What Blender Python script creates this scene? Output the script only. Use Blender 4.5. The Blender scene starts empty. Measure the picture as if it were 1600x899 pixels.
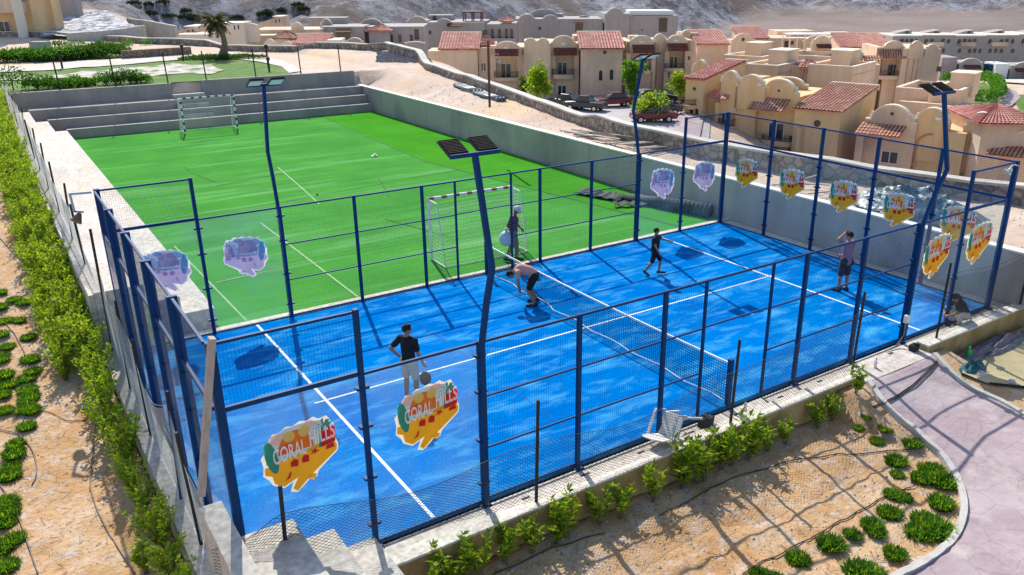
import bpy, bmesh, math, random
import numpy as np
from mathutils import Vector, Matrix, Euler, noise

R = math.radians
rnd = random.Random(7)
sc = bpy.context.scene
col = sc.collection

# ------------------------------------------------------------------ camera, sky, sun, exposure
CAM = Vector((-1.906, -10.551, 8.404)); CR = (1.20114, 0.00114, -0.59952)
FPX, CU, CV = 1286.8, 850.6, 465.46
cd = bpy.data.cameras.new('camera'); cam = bpy.data.objects.new('camera', cd); col.objects.link(cam)
cam.location = CAM; cam.rotation_euler = CR
cd.sensor_width = 36; cd.lens = FPX / 1600 * 36
cd.shift_x = -50.6 / 1600; cd.shift_y = 15.96 / 1600
cd.clip_start = .1; cd.clip_end = 4000
sc.camera = cam

SUN_EL, SUN_AZ = R(42.2), math.atan2(.86, 3.2)      # azimuth measured from +Y towards +X
w = bpy.data.worlds.new('World'); sc.world = w; w.use_nodes = True
nt = w.node_tree; bg = nt.nodes['Background']
sky = nt.nodes.new('ShaderNodeTexSky'); sky.sky_type = 'NISHITA'; sky.sun_disc = False
sky.sun_elevation = SUN_EL; sky.sun_rotation = SUN_AZ
sky.altitude = 50; sky.air_density = 1.0; sky.dust_density = 1.0; sky.ozone_density = 1.2
nt.links.new(sky.outputs[0], bg.inputs[0]); bg.inputs[1].default_value = .145
sd = bpy.data.lights.new('sun', 'SUN'); sd.energy = 4.6; sd.angle = R(.5); sd.color = (1, .95, .87)
so = bpy.data.objects.new('sun', sd); col.objects.link(so)
sdir = Vector((math.sin(SUN_AZ) * math.cos(SUN_EL), math.cos(SUN_AZ) * math.cos(SUN_EL), math.sin(SUN_EL)))
so.rotation_euler = sdir.to_track_quat('Z', 'Y').to_euler()
so.location = (10, 30, 40)
vs = sc.view_settings
vs.view_transform = 'Standard'; vs.look = 'None'; vs.gamma = 1; vs.use_curve_mapping = False
vs.exposure = 0.48

# ------------------------------------------------------------------ layout helpers (real points in metres)
CM = Euler(CR).to_matrix()
RV = Vector((math.cos(CR[2]), math.sin(CR[2]), 0)); FV = Vector((-math.sin(CR[2]), math.cos(CR[2]), 0))
def ray(u, v): return CM @ Vector(((u - CU) / FPX, -(v - CV) / FPX, -1))
def gz(u, v, z=0.):
    d = ray(u, v); return CAM + d * ((z - CAM.z) / d.z)
def gd(u, v, D):                                     # the point of that sight line at horizontal distance D
    d = ray(u, v); return CAM + d * (D / d.dot(FV))
def sm(a, b, x):
    t = np.clip((x - a) / (b - a), 0, 1); return t * t * (3 - 2 * t)
def lerp(a, b, t): return a + (b - a) * t

# ------------------------------------------------------------------ mesh builder
class MB:
    def __init__(s): s.v = []; s.f = []; s.m = []; s.cur = 0
    def add(s, vs_, fs, m=None):
        b = len(s.v); s.v += [tuple(p) for p in vs_]
        for f in fs: s.f.append([b + i for i in f]); s.m.append(s.cur if m is None else m)
    def box(s, x0, y0, z0, x1, y1, z1, m=None):
        s.add([(x0,y0,z0),(x1,y0,z0),(x1,y1,z0),(x0,y1,z0),(x0,y0,z1),(x1,y0,z1),(x1,y1,z1),(x0,y1,z1)],
              [(0,3,2,1),(4,5,6,7),(0,1,5,4),(1,2,6,5),(2,3,7,6),(3,0,4,7)], m)
    def obox(s, M, sx, sy, sz, m=None):
        P = [M @ Vector((x*sx/2, y*sy/2, z*sz/2)) for z in (-1,1) for x, y in ((-1,-1),(1,-1),(1,1),(-1,1))]
        s.add(P, [(0,3,2,1),(4,5,6,7),(0,1,5,4),(1,2,6,5),(2,3,7,6),(3,0,4,7)], m)
    def bar(s, p, q, a, b=None, m=None):             # rectangular bar from p to q, a wide (horizontal), b tall
        p, q = Vector(p), Vector(q); b = a if b is None else b
        d = (q - p); L = d.length
        if L < 1e-6: return
        d /= L; up = Vector((0,0,1)) if abs(d.z) < .9 else Vector((0,1,0))
        x = d.cross(up).normalized(); y = x.cross(d)
        P = []
        for c in (p, q):
            for i, j in ((-1,-1),(1,-1),(1,1),(-1,1)): P.append(c + x*i*a/2 + y*j*b/2)
        s.add(P, [(0,3,2,1),(4,5,6,7),(0,1,5,4),(1,2,6,5),(2,3,7,6),(3,0,4,7)], m)
    def tube(s, pts, r, n=8, m=None, cap=True):
        pts = [Vector(p) for p in pts]; k = len(pts)
        rr = r if isinstance(r, (list, tuple)) else [r] * k
        b = len(s.v); prev = None
        for i, p in enumerate(pts):
            d = (pts[min(i+1,k-1)] - pts[max(i-1,0)]).normalized()
            if prev is None:
                up = Vector((0,0,1)) if abs(d.z) < .9 else Vector((1,0,0)); x = d.cross(up).normalized()
            else:
                x = (prev - d * prev.dot(d)).normalized()
            prev = x; y = d.cross(x)
            for j in range(n):
                a = 2*math.pi*j/n; s.v.append(tuple(p + x*math.cos(a)*rr[i] + y*math.sin(a)*rr[i]))
        mm = s.cur if m is None else m
        for i in range(k-1):
            for j in range(n):
                s.f.append([b+i*n+j, b+i*n+(j+1)%n, b+(i+1)*n+(j+1)%n, b+(i+1)*n+j]); s.m.append(mm)
        if cap and n > 2:
            s.f.append([b+j for j in range(n)][::-1]); s.m.append(mm)
            s.f.append([b+(k-1)*n+j for j in range(n)]); s.m.append(mm)
    def prism(s, poly, f3, th, m=None):              # closed 2-D outline mapped by f3(a,b,t), t = 0..th
        n = len(poly)
        P = [f3(a, b, 0) for a, b in poly] + [f3(a, b, th) for a, b in poly]
        F = [tuple(range(n))[::-1], tuple(range(n, 2*n))] + [(i, (i+1)%n, n+(i+1)%n, n+i) for i in range(n)]
        s.add(P, F, m)
    def sheet(s, poly, z, m=None): s.add([(x, y, z) for x, y in poly], [tuple(range(len(poly)))], m)
    def ball(s, c, r, n=10, m=None, sq=(1,1,1)):
        b = len(s.v); c = Vector(c); mm = s.cur if m is None else m
        for i in range(n+1):
            t = math.pi*i/n
            for j in range(n*2):
                a = math.pi*j/n; s.v.append((c.x+r*sq[0]*math.sin(t)*math.cos(a), c.y+r*sq[1]*math.sin(t)*math.sin(a), c.z+r*sq[2]*math.cos(t)))
        for i in range(n):
            for j in range(2*n):
                s.f.append([b+i*2*n+j, b+(i+1)*2*n+j, b+(i+1)*2*n+(j+1)%(2*n), b+i*2*n+(j+1)%(2*n)]); s.m.append(mm)
    def mesh(s, name, mats, smooth=False):
        me = bpy.data.meshes.new(name); me.from_pydata(s.v, [], s.f)
        mats = mats if isinstance(mats, (list, tuple)) else [mats]
        for m in mats: me.materials.append(m)
        if len(mats) > 1: me.polygons.foreach_set('material_index', s.m)
        if smooth: me.polygons.foreach_set('use_smooth', [True]*len(me.polygons))
        me.update(); return me
    def build(s, name, mats, parent=None, smooth=False, bevel=0):
        o = bpy.data.objects.new(name, s.mesh(name, mats, smooth)); col.objects.link(o)
        if parent is not None: o.parent = parent
        if bevel:
            bm = o.modifiers.new('bevel', 'BEVEL'); bm.width = bevel; bm.segments = 2; bm.limit_method = 'ANGLE'
        return o

def tag(o, label=None, cat=None, group=None, kind=None):
    if label: o['label'] = label
    if cat: o['category'] = cat
    if group: o['group'] = group
    if kind: o['kind'] = kind
    return o
def thing(name, label, cat, loc=(0,0,0), rz=0, group=None):
    o = bpy.data.objects.new(name, None); col.objects.link(o)
    o.location = loc; o.rotation_euler = (0, 0, rz); o.empty_display_size = .3
    return tag(o, label, cat, group)
def copy_tree(o, parent=None):
    c = o.copy(); col.objects.link(c)
    if parent is not None: c.parent = parent
    for ch in list(o.children): copy_tree(ch, c)
    return c
def struct(o): o['kind'] = 'structure'; return o

# ------------------------------------------------------------------ materials
MAT = {}
def node(nt, t, **kw):
    n = nt.nodes.new(t)
    for k, v in kw.items(): setattr(n, k, v)
    return n
def mat(name, c1, c2=None, scale=3., rough=.8, bump=0., bscale=None, detail=6, spec=.3, metal=0, stretch=None, c3=None, s3=.4, lo=.35, hi=.65, coord='Object', fine=0.):
    m = bpy.data.materials.new(name); m.use_nodes = True; nt = m.node_tree
    b = nt.nodes['Principled BSDF']; b.inputs['Roughness'].default_value = rough
    b.inputs['Specular IOR Level'].default_value = spec; b.inputs['Metallic'].default_value = metal
    tc = node(nt, 'ShaderNodeTexCoord'); mp = node(nt, 'ShaderNodeMapping'); nt.links.new(tc.outputs[coord], mp.inputs[0])
    if stretch: mp.inputs['Scale'].default_value = stretch
    if c2 is None: c2 = tuple(x * .8 for x in c1)
    n1 = node(nt, 'ShaderNodeTexNoise'); n1.inputs['Scale'].default_value = scale; n1.inputs['Detail'].default_value = detail
    n1.inputs['Roughness'].default_value = .6
    nt.links.new(mp.outputs[0], n1.inputs['Vector'])
    cr = node(nt, 'ShaderNodeValToRGB'); e = cr.color_ramp.elements
    e[0].position = lo; e[0].color = (*c1, 1); e[1].position = hi; e[1].color = (*c2, 1)
    nt.links.new(n1.outputs['Fac'], cr.inputs[0]); out = cr.outputs[0]
    if c3 is not None:
        n2 = node(nt, 'ShaderNodeTexNoise'); n2.inputs['Scale'].default_value = s3; n2.inputs['Detail'].default_value = 5
        nt.links.new(mp.outputs[0], n2.inputs['Vector'])
        r2 = node(nt, 'ShaderNodeValToRGB'); r2.color_ramp.elements[0].position = .5; r2.color_ramp.elements[1].position = .62
        nt.links.new(n2.outputs['Fac'], r2.inputs[0])
        mx = node(nt, 'ShaderNodeMix', data_type='RGBA'); nt.links.new(r2.outputs[0], mx.inputs[0])
        nt.links.new(out, mx.inputs[6]); mx.inputs[7].default_value = (*c3, 1); out = mx.outputs[2]
    if fine:
        n4 = node(nt, 'ShaderNodeTexNoise'); n4.inputs['Scale'].default_value = fine; n4.inputs['Detail'].default_value = 3
        nt.links.new(tc.outputs[coord], n4.inputs['Vector'])
        r4 = node(nt, 'ShaderNodeMapRange'); r4.inputs[1].default_value = .3; r4.inputs[2].default_value = .7
        r4.inputs[3].default_value = .72; r4.inputs[4].default_value = 1.2
        nt.links.new(n4.outputs['Fac'], r4.inputs[0])
        m4 = node(nt, 'ShaderNodeMix', data_type='RGBA', blend_type='MULTIPLY'); m4.inputs[0].default_value = 1
        nt.links.new(out, m4.inputs[6]); nt.links.new(r4.outputs[0], m4.inputs[7]); out = m4.outputs[2]
    nt.links.new(out, b.inputs['Base Color'])
    if bump:
        n3 = node(nt, 'ShaderNodeTexNoise'); n3.inputs['Scale'].default_value = bscale or scale * 4; n3.inputs['Detail'].default_value = 8
        nt.links.new(tc.outputs[coord], n3.inputs['Vector'])
        bp = node(nt, 'ShaderNodeBump'); bp.inputs['Strength'].default_value = bump; bp.inputs['Distance'].default_value = .05
        nt.links.new(n3.outputs['Fac'], bp.inputs['Height']); nt.links.new(bp.outputs[0], b.inputs['Normal'])
    MAT[name] = m; return m

mat('blue_paint', (.0,.034,.125), (.0,.042,.16), 1.5, .55, spec=.15)
mat('net_white', (.8,.8,.78), (.65,.65,.63), 8, .7)
mat('black_paint', (.015,.014,.015), (.03,.026,.024), 6, .6)
mat('black_net', (.01,.02,.05), (.015,.03,.07), 6, .8)
mat('wire', (.10,.11,.10), (.16,.17,.15), 6, .6)
mat('wire_dark', (.035,.04,.04), (.05,.055,.05), 6, .6)
mat('blue_wire', (.003,.024,.10), (.004,.03,.13), 2, .7, spec=.1)
mat('concrete', (.56,.50,.44), (.48,.43,.375), 1.2, .9, .25, 14, c3=(.60,.55,.49), s3=.35, fine=9)
mat('concrete_grey', (.40,.39,.36), (.48,.46,.43), 1.5, .9, .3, 14, c3=(.34,.33,.30), s3=.5, fine=10)
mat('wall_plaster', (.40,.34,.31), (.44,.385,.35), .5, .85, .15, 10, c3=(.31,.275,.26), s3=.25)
mat('cap_white', (.78,.74,.68), (.70,.66,.60), 2, .8)
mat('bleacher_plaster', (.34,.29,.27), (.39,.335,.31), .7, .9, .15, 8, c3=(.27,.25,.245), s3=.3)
mat('curb_yellow', (.45,.30,.11), (.52,.38,.18), 2.5, .9, .5, 18, c3=(.36,.24,.10), s3=1.2)
mat('curb_top', (.62,.56,.48), (.70,.64,.56), 2, .9, .2, 20, fine=14)
mat('pink_paving', (.31,.235,.25), (.36,.28,.295), 1.1, .85, .35, 6, c3=(.40,.33,.34), s3=.6)
mat('kerb_stone', (.42,.40,.37), (.50,.47,.43), 4, .9, .3, 20)
mat('lawn', (.045,.13,.012), (.10,.20,.02), 1.3, .95, .6, 30, c3=(.14,.20,.05), s3=.22, fine=20)
mat('leaf_bright', (.19,.31,.010), (.31,.43,.02), 5, .55, spec=.4, coord='Object')
mat('leaf_mid', (.07,.19,.010), (.13,.28,.02), 5, .55, spec=.4)
mat('leaf_dark', (.02,.07,.012), (.05,.12,.02), 5, .6)
mat('leaf_yellow', (.28,.36,.03), (.36,.42,.06), 5, .55)
mat('tuft', (.035,.13,.012), (.08,.22,.02), 8, .6)
mat('wire_light', (.36,.37,.33), (.46,.46,.42), 6, .6)
mat('rubble_mix', (.42,.37,.33), (.60,.55,.50), 2.2, .95, .8, 10, c3=(.12,.19,.05), s3=.9, fine=4)
mat('bark', (.14,.10,.07), (.22,.17,.12), 8, .9, .4, 30)
mat('hose', (.10,.085,.08), (.20,.17,.15), 4, .6)
mat('hose_dark', (.03,.028,.028), (.05,.045,.04), 4, .6)
mat('pebble', (.42,.34,.27), (.58,.50,.42), 6, .9)
mat('gravel_grey', (.13,.135,.15), (.50,.51,.54), 1.1, .95, 1., 3.5, lo=.44, hi=.56)
mat('stucco', (.66,.48,.33), (.72,.54,.38), .35, .9, .1, 6, c3=(.46,.36,.27), s3=.12)
mat('stucco_yellow', (.68,.45,.22), (.74,.51,.27), .35, .9, .1, 6, c3=(.55,.41,.24), s3=.12)
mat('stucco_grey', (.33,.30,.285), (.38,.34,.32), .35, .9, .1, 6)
mat('stucco_pale', (.72,.62,.50), (.78,.69,.57), .35, .9)
mat('roof_flat', (.52,.43,.33), (.60,.50,.39), .5, .95, .1, 4)
mat('white_paint', (.80,.78,.74), (.72,.70,.66), 2, .6)
mat('glass_dark', (.015,.018,.022), (.03,.035,.04), .6, .12, spec=.6)
mat('frame_white', (.6,.6,.58), (.7,.7,.68), 3, .5)
mat('rail_dark', (.03,.03,.035), (.05,.05,.055), 3, .5)
mat('tile_red', (.50,.17,.13), (.56,.23,.18), 2.2, .75, c3=(.60,.32,.26), s3=1.2, fine=3)
mat('tile_dark', (.15,.045,.035), (.20,.06,.045), 2, .8)
mat('tile_brown', (.46,.20,.13), (.54,.26,.17), 2.2, .8, c3=(.60,.34,.25), s3=1.)
mat('asphalt_pale', (.34,.32,.33), (.40,.38,.38), .3, .9, .1, 8)
mat('car_red', (.13,.008,.014), (.16,.01,.018), 2, .25, spec=.6)
mat('car_black', (.012,.013,.018), (.02,.022,.03), 2, .2, spec=.6)
mat('car_grey', (.16,.17,.19), (.19,.2,.22), 2, .25, spec=.6)
mat('car_navy', (.012,.02,.03), (.02,.03,.045), 2, .25, spec=.6)
mat('tyre', (.02,.02,.02), (.03,.03,.03), 6, .9)
mat('chrome', (.5,.5,.5), (.6,.6,.6), 6, .3, metal=1)
mat('lamp_lens', (.75,.80,.85), (.60,.66,.72), 5, .12, spec=.7)
mat('tail_red', (.4,.01,.01), (.3,.01,.01), 5, .3)
mat('skin', (.30,.155,.09), (.34,.18,.11), 10, .55)
mat('skin_dark', (.20,.10,.06), (.24,.12,.075), 10, .55)
mat('hair', (.012,.009,.008), (.02,.014,.012), 20, .8)
mat('cloth_black', (.010,.010,.014), (.018,.018,.022), 10, .9)
mat('cloth_beige', (.42,.36,.30), (.50,.43,.36), 10, .9)
mat('cloth_khaki', (.20,.19,.13), (.26,.24,.17), 10, .9)
mat('cloth_salmon', (.52,.26,.20), (.58,.30,.24), 10, .9)
mat('cloth_white', (.66,.64,.62), (.56,.55,.54), 10, .9)
mat('shoe', (.02,.02,.025), (.05,.05,.055), 10, .8)
mat('plank_grey', (.32,.28,.26), (.44,.38,.35), 3, .9, .4, 20, stretch=(8,8,.6))
mat('plank_dark', (.12,.10,.09), (.22,.19,.17), 3, .9, .4, 20)
mat('pipe_grey', (.09,.12,.13), (.14,.18,.19), 2, .4, spec=.5)
mat('pipe_plate', (.35,.42,.46), (.42,.5,.54), 4, .5)
mat('tarp', (.006,.03,.05), (.01,.09,.16), 1.2, .38, .5, 6, spec=.4, c3=(.03,.06,.045), s3=1.4)
mat('turf_roll', (.035,.045,.04), (.06,.075,.065), 4, .8, .5, 20)
mat('plastic_white', (.75,.74,.70), (.68,.66,.62), 4, .45)
mat('plastic_green', (.03,.45,.10), (.05,.5,.15), 4, .3)
mat('cloth_teal', (.01,.09,.10), (.02,.13,.15), 6, .6, .5, 12)
mat('cloth_dark', (.02,.02,.025), (.05,.045,.05), 6, .9)
mat('sack', (.42,.52,.62), (.50,.60,.70), 6, .5)
mat('sheet_grey', (.17,.15,.17), (.26,.23,.25), 3, .9, .4, 12)
mat('net_sand', (.50,.40,.22), (.58,.47,.28), 3, .95, .3, 40)
mat('rock_grey', (.20,.18,.19), (.28,.26,.26), 2, .95, .8, 8)
mat('rubble_pale', (.46,.40,.36), (.60,.54,.50), 3, .95, .8, 10)
mat('stone_cap', (.46,.44,.39), (.54,.51,.46), 1.5, .9, .2, 10)
mat('solar', (.02,.03,.05), (.03,.04,.06), 5, .3)
# logo inks
for nme, c in dict(ink_white=(.85,.80,.80), ink_pink=(.80,.55,.55), ink_sky=(.42,.60,.80), ink_orange=(.80,.20,.02),
                   ink_orange2=(.78,.12,.03), ink_yellow=(.80,.43,.015), ink_lens=(.75,.55,.15), ink_teal=(.03,.30,.24),
                   ink_red=(.55,.01,.03), ink_palm=(.05,.25,.24)).items():
    mat(nme, c, tuple(x*.92 for x in c), 3, .5)

def turf(name, c1, c2, c3, stretch, lo, hi, fine_scale=60):
    """artificial turf: fibre-scale noise plus long pale sand streaks"""
    m = mat(name, c1, c2, .35, .95, .35, 60, c3=None, fine=fine_scale, spec=.0)
    nt = m.node_tree; b = nt.nodes['Principled BSDF']; src = b.inputs['Base Color'].links[0].from_socket
    tc = node(nt, 'ShaderNodeTexCoord'); mp = node(nt, 'ShaderNodeMapping'); mp.inputs['Scale'].default_value = stretch
    nt.links.new(tc.outputs['Object'], mp.inputs[0])
    n = node(nt, 'ShaderNodeTexNoise'); n.inputs['Scale'].default_value = 1; n.inputs['Detail'].default_value = 9; n.inputs['Roughness'].default_value = .68
    n.inputs['Distortion'].default_value = .4
    nt.links.new(mp.outputs[0], n.inputs['Vector'])
    r = node(nt, 'ShaderNodeMapRange'); r.inputs[1].default_value = lo; r.inputs[2].default_value = hi; r.clamp = True
    nt.links.new(n.outputs['Fac'], r.inputs[0])
    mx = node(nt, 'ShaderNodeMix', data_type='RGBA'); nt.links.new(r.outputs[0], mx.inputs[0])
    nt.links.new(src, mx.inputs[6]); mx.inputs[7].default_value = (*c3, 1)
    nt.links.new(mx.outputs[2], b.inputs['Base Color'])
    return m
turf('blue_turf', (.0,.13,.47), (.0,.18,.54), (.09,.42,.70), (.8,2.2,1), .49, .80, 26)
turf('green_turf', (.055,.235,.04), (.075,.295,.05), (.19,.42,.17), (.07,.9,1), .52, .80)
turf('green_turf_new', (.05,.235,.018), (.065,.29,.025), (.10,.36,.03), (.2,.9,1), .60, .9)
mat('line_white', (.78,.80,.80), (.62,.68,.70), 6, .8, fine=12)
mat('line_green', (.24,.42,.17), (.12,.33,.09), 3, .8)
mat('seam_soft', (.035,.20,.025), (.05,.26,.03), 3, .9)
mat('seam_blue', (.0,.065,.34), (.0,.09,.42), 3, .9)
mat('seam', (.02,.10,.02), (.03,.13,.03), 3, .9)

def ground_mat():
    m = bpy.data.materials.new('sand'); m.use_nodes = True; nt = m.node_tree; b = nt.nodes['Principled BSDF']
    b.inputs['Roughness'].default_value = .95; b.inputs['Specular IOR Level'].default_value = .15
    tc = node(nt, 'ShaderNodeTexCoord')
    def nz(s, d=8, r=.6):
        n = node(nt, 'ShaderNodeTexNoise'); n.inputs['Scale'].default_value = s; n.inputs['Detail'].default_value = d; n.inputs['Roughness'].default_value = r
        nt.links.new(tc.outputs['Object'], n.inputs['Vector']); return n.outputs['Fac']
    def ramp(f, a, ca, b_, cb):
        r = node(nt, 'ShaderNodeValToRGB'); e = r.color_ramp.elements
        e[0].position = a; e[0].color = ca; e[1].position = b_; e[1].color = cb; nt.links.new(f, r.inputs[0]); return r.outputs[0]
    def mix(f, a, b_, bt='MIX'):
        x = node(nt, 'ShaderNodeMix', data_type='RGBA', blend_type=bt)
        for s, i in ((f, 0), (a, 6), (b_, 7)):
            if isinstance(s, (float, int)): x.inputs[i].default_value = s
            elif isinstance(s, tuple): x.inputs[i].default_value = s
            else: nt.links.new(s, x.inputs[i])
        return x.outputs[2]
    a = nt.nodes.new('ShaderNodeAttribute'); a.attribute_name = 'zone'
    sep = node(nt, 'ShaderNodeSeparateColor'); nt.links.new(a.outputs['Color'], sep.inputs[0])
    # garden soil (warm sand, damp brown patches)
    soil = ramp(nz(.9), .38, (.50,.28,.12,1), .62, (.57,.39,.23,1))
    soil = mix(ramp(nz(3.2, 9, .7), .50, (0,0,0,1), .66, (1,1,1,1)), soil, (.56,.46,.38,1))
    soil = mix(ramp(nz(11, 6), .52, (0,0,0,1), .68, (.75,.75,.75,1)), soil, (.24,.16,.10,1))
    # pale desert fill right and far
    fill = ramp(nz(.35), .38, (.50,.38,.30,1), .62, (.60,.49,.41,1))
    fill = mix(ramp(nz(1.6, 9, .7), .52, (0,0,0,1), .66, (.8,.8,.8,1)), fill, (.44,.32,.24,1))
    fill = mix(ramp(nz(.18), .52, (0,0,0,1), .62, (.8,.8,.8,1)), fill, (.62,.44,.26,1))
    # grey badland hills with pale gully streaks
    rock = ramp(nz(.10, 12, .85), .44, (.14,.13,.155,1), .56, (.54,.54,.60,1))
    rock = mix(ramp(nz(.022, 10, .7), .50, (0,0,0,1), .60, (1,1,1,1)), rock, (.25,.20,.18,1))
    rock = mix(ramp(nz(.12, 10, .8), .56, (0,0,0,1), .62, (.9,.9,.9,1)), rock, (.55,.52,.50,1))
    brown = ramp(nz(.03, 8), .4, (.145,.115,.108,1), .6, (.20,.16,.148,1))
    c = mix(sep.outputs['Red'], soil, fill); c = mix(sep.outputs['Green'], c, rock); c = mix(sep.outputs['Blue'], c, brown)
    nt.links.new(c, b.inputs['Base Color'])
    bp = node(nt, 'ShaderNodeBump'); bp.inputs['Strength'].default_value = .9; bp.inputs['Distance'].default_value = .06
    nt.links.new(nz(7, 10, .7), bp.inputs['Height'])
    bp2 = node(nt, 'ShaderNodeBump'); bp2.inputs['Distance'].default_value = 9.; nt.links.new(sep.outputs['Green'], bp2.inputs['Strength'])
    nt.links.new(nz(.07, 12, .75), bp2.inputs['Height']); nt.links.new(bp.outputs[0], bp2.inputs['Normal'])
    nt.links.new(bp2.outputs[0], b.inputs['Normal'])
    MAT['sand'] = m
ground_mat()

def glass_mat():
    m = bpy.data.materials.new('court_glass'); m.use_nodes = True; nt = m.node_tree
    nt.nodes.remove(nt.nodes['Principled BSDF']); out = nt.nodes['Material Output']
    tr = node(nt, 'ShaderNodeBsdfTransparent'); tr.inputs[0].default_value = (.93,.97,.96,1)
    df = node(nt, 'ShaderNodeBsdfDiffuse'); df.inputs[0].default_value = (.70,.78,.80,1)
    gl = node(nt, 'ShaderNodeBsdfGlossy'); gl.inputs['Roughness'].default_value = .02
    tc = node(nt, 'ShaderNodeTexCoord'); n = node(nt, 'ShaderNodeTexNoise'); n.inputs['Scale'].default_value = .9; n.inputs['Detail'].default_value = 7
    nt.links.new(tc.outputs['Object'], n.inputs['Vector'])
    mr = node(nt, 'ShaderNodeMapRange'); mr.inputs[1].default_value = .35; mr.inputs[2].default_value = .75; mr.inputs[3].default_value = .05; mr.inputs[4].default_value = .27
    nt.links.new(n.outputs['Fac'], mr.inputs[0])
    a = node(nt, 'ShaderNodeMixShader'); nt.links.new(mr.outputs[0], a.inputs[0]); nt.links.new(tr.outputs[0], a.inputs[1]); nt.links.new(df.outputs[0], a.inputs[2])
    fr = node(nt, 'ShaderNodeFresnel'); fr.inputs[0].default_value = 1.25
    fm = node(nt, 'ShaderNodeMath', operation='MULTIPLY'); fm.inputs[1].default_value = .4; nt.links.new(fr.outputs[0], fm.inputs[0])
    b = node(nt, 'ShaderNodeMixShader'); nt.links.new(fm.outputs[0], b.inputs[0]); nt.links.new(a.outputs[0], b.inputs[1]); nt.links.new(gl.outputs[0], b.inputs[2])
    nt.links.new(b.outputs[0], out.inputs[0]); MAT['court_glass'] = m
glass_mat()

def stone_mat():
    m = bpy.data.materials.new('rubble_stone'); m.use_nodes = True; nt = m.node_tree; b = nt.nodes['Principled BSDF']
    b.inputs['Roughness'].default_value = .95
    tc = node(nt, 'ShaderNodeTexCoord'); v = node(nt, 'ShaderNodeTexVoronoi', feature='DISTANCE_TO_EDGE'); v.inputs['Scale'].default_value = 2.6
    v2 = node(nt, 'ShaderNodeTexVoronoi'); v2.inputs['Scale'].default_value = 2.6
    for x in (v, v2): nt.links.new(tc.outputs['Object'], x.inputs['Vector'])
    r = node(nt, 'ShaderNodeValToRGB'); e = r.color_ramp.elements; e[0].position = .04; e[0].color = (.62,.60,.58,1); e[1].position = .14; e[1].color = (1,1,1,1)
    nt.links.new(v.outputs['Distance'], r.inputs[0])
    r2 = node(nt, 'ShaderNodeValToRGB'); e = r2.color_ramp.elements; e[0].color = (.20,.18,.16,1); e[1].color = (.44,.35,.28,1)
    sp = node(nt, 'ShaderNodeSeparateColor'); nt.links.new(v2.outputs['Color'], sp.inputs[0]); nt.links.new(sp.outputs[0], r2.inputs[0])
    mx = node(nt, 'ShaderNodeMix', data_type='RGBA', blend_type='MULTIPLY'); mx.inputs[0].default_value = 1
    nt.links.new(r2.outputs[0], mx.inputs[6]); nt.links.new(r.outputs[0], mx.inputs[7]); nt.links.new(mx.outputs[2], b.inputs['Base Color'])
    bp = node(nt, 'ShaderNodeBump'); bp.inputs['Distance'].default_value = .08; nt.links.new(r.outputs[0], bp.inputs['Height']); nt.links.new(bp.outputs[0], b.inputs['Normal'])
    MAT['rubble_stone'] = m
stone_mat()
MAT['rubble_brown'] = MAT['rubble_stone'].copy()
for _n in MAT['rubble_brown'].node_tree.nodes:
    if _n.bl_idname == 'ShaderNodeTexVoronoi': _n.inputs['Scale'].default_value = 4.5
    if _n.bl_idname == 'ShaderNodeValToRGB' and _n.color_ramp.elements[1].position > .9: _n.color_ramp.elements[0].color = (.20,.13,.09,1); _n.color_ramp.elements[1].color = (.36,.25,.18,1)

def striped(name, c1, c2, scale, axis='z'):
    m = bpy.data.materials.new(name); m.use_nodes = True; nt = m.node_tree; b = nt.nodes['Principled BSDF']; b.inputs['Roughness'].default_value = .9
    tc = node(nt, 'ShaderNodeTexCoord'); wv = node(nt, 'ShaderNodeTexWave'); wv.bands_direction = axis.upper(); wv.inputs['Scale'].default_value = scale
    wv.inputs['Distortion'].default_value = .3
    nt.links.new(tc.outputs['Object'], wv.inputs['Vector'])
    r = node(nt, 'ShaderNodeValToRGB'); r.color_ramp.interpolation = 'CONSTANT'; e = r.color_ramp.elements
    e[0].color = (*c1, 1); e[1].position = .62; e[1].color = (*c2, 1)
    nt.links.new(wv.outputs['Fac'], r.inputs[0]); nt.links.new(r.outputs[0], b.inputs['Base Color']); MAT[name] = m
striped('cloth_stripe_red', (.10,.012,.03), (.26,.12,.14), 4.5)
striped('cloth_plaid', (.30,.17,.24), (.20,.10,.16), 5)
striped('post_stripe', (.78,.78,.76), (.05,.04,.06), .8)
striped('bar_stripe', (.62,.64,.66), (.30,.08,.09), .7, 'x')
striped('bar_dark', (.66,.66,.64), (.06,.05,.06), .7, 'x')

def make_leafy(names, amt=.5):
    """leaves let light through: mix a translucent shader into the leaf materials"""
    for nme in names:
        m = MAT[nme]; nt = m.node_tree; b = nt.nodes['Principled BSDF']; out = nt.nodes['Material Output']
        src = b.inputs['Base Color'].links[0].from_socket
        tl = node(nt, 'ShaderNodeBsdfTranslucent'); g_ = node(nt, 'ShaderNodeMix', data_type='RGBA', blend_type='MULTIPLY'); g_.inputs[0].default_value = 1
        g_.inputs[7].default_value = (1.5, 1.35, .8, 1); nt.links.new(src, g_.inputs[6]); nt.links.new(g_.outputs[2], tl.inputs[0])
        mx = node(nt, 'ShaderNodeMixShader'); mx.inputs[0].default_value = amt
        nt.links.new(b.outputs[0], mx.inputs[1]); nt.links.new(tl.outputs[0], mx.inputs[2]); nt.links.new(mx.outputs[0], out.inputs[0])
mat('palm_leaf', (.06,.075,.03), (.13,.12,.05), 4, .7)
mat('scrub', (.035,.04,.028), (.07,.075,.05), 4, .9)
mat('tile_trough_shade', (.075,.03,.025), (.10,.045,.035), 3, .9)  # dark trough tiles; colour makes up for weak shading between the barrels
make_leafy(['leaf_bright','leaf_mid','leaf_dark','leaf_yellow','tuft','palm_leaf'])
make_leafy([k for k in MAT if k.startswith('ink_')], .22)

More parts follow.
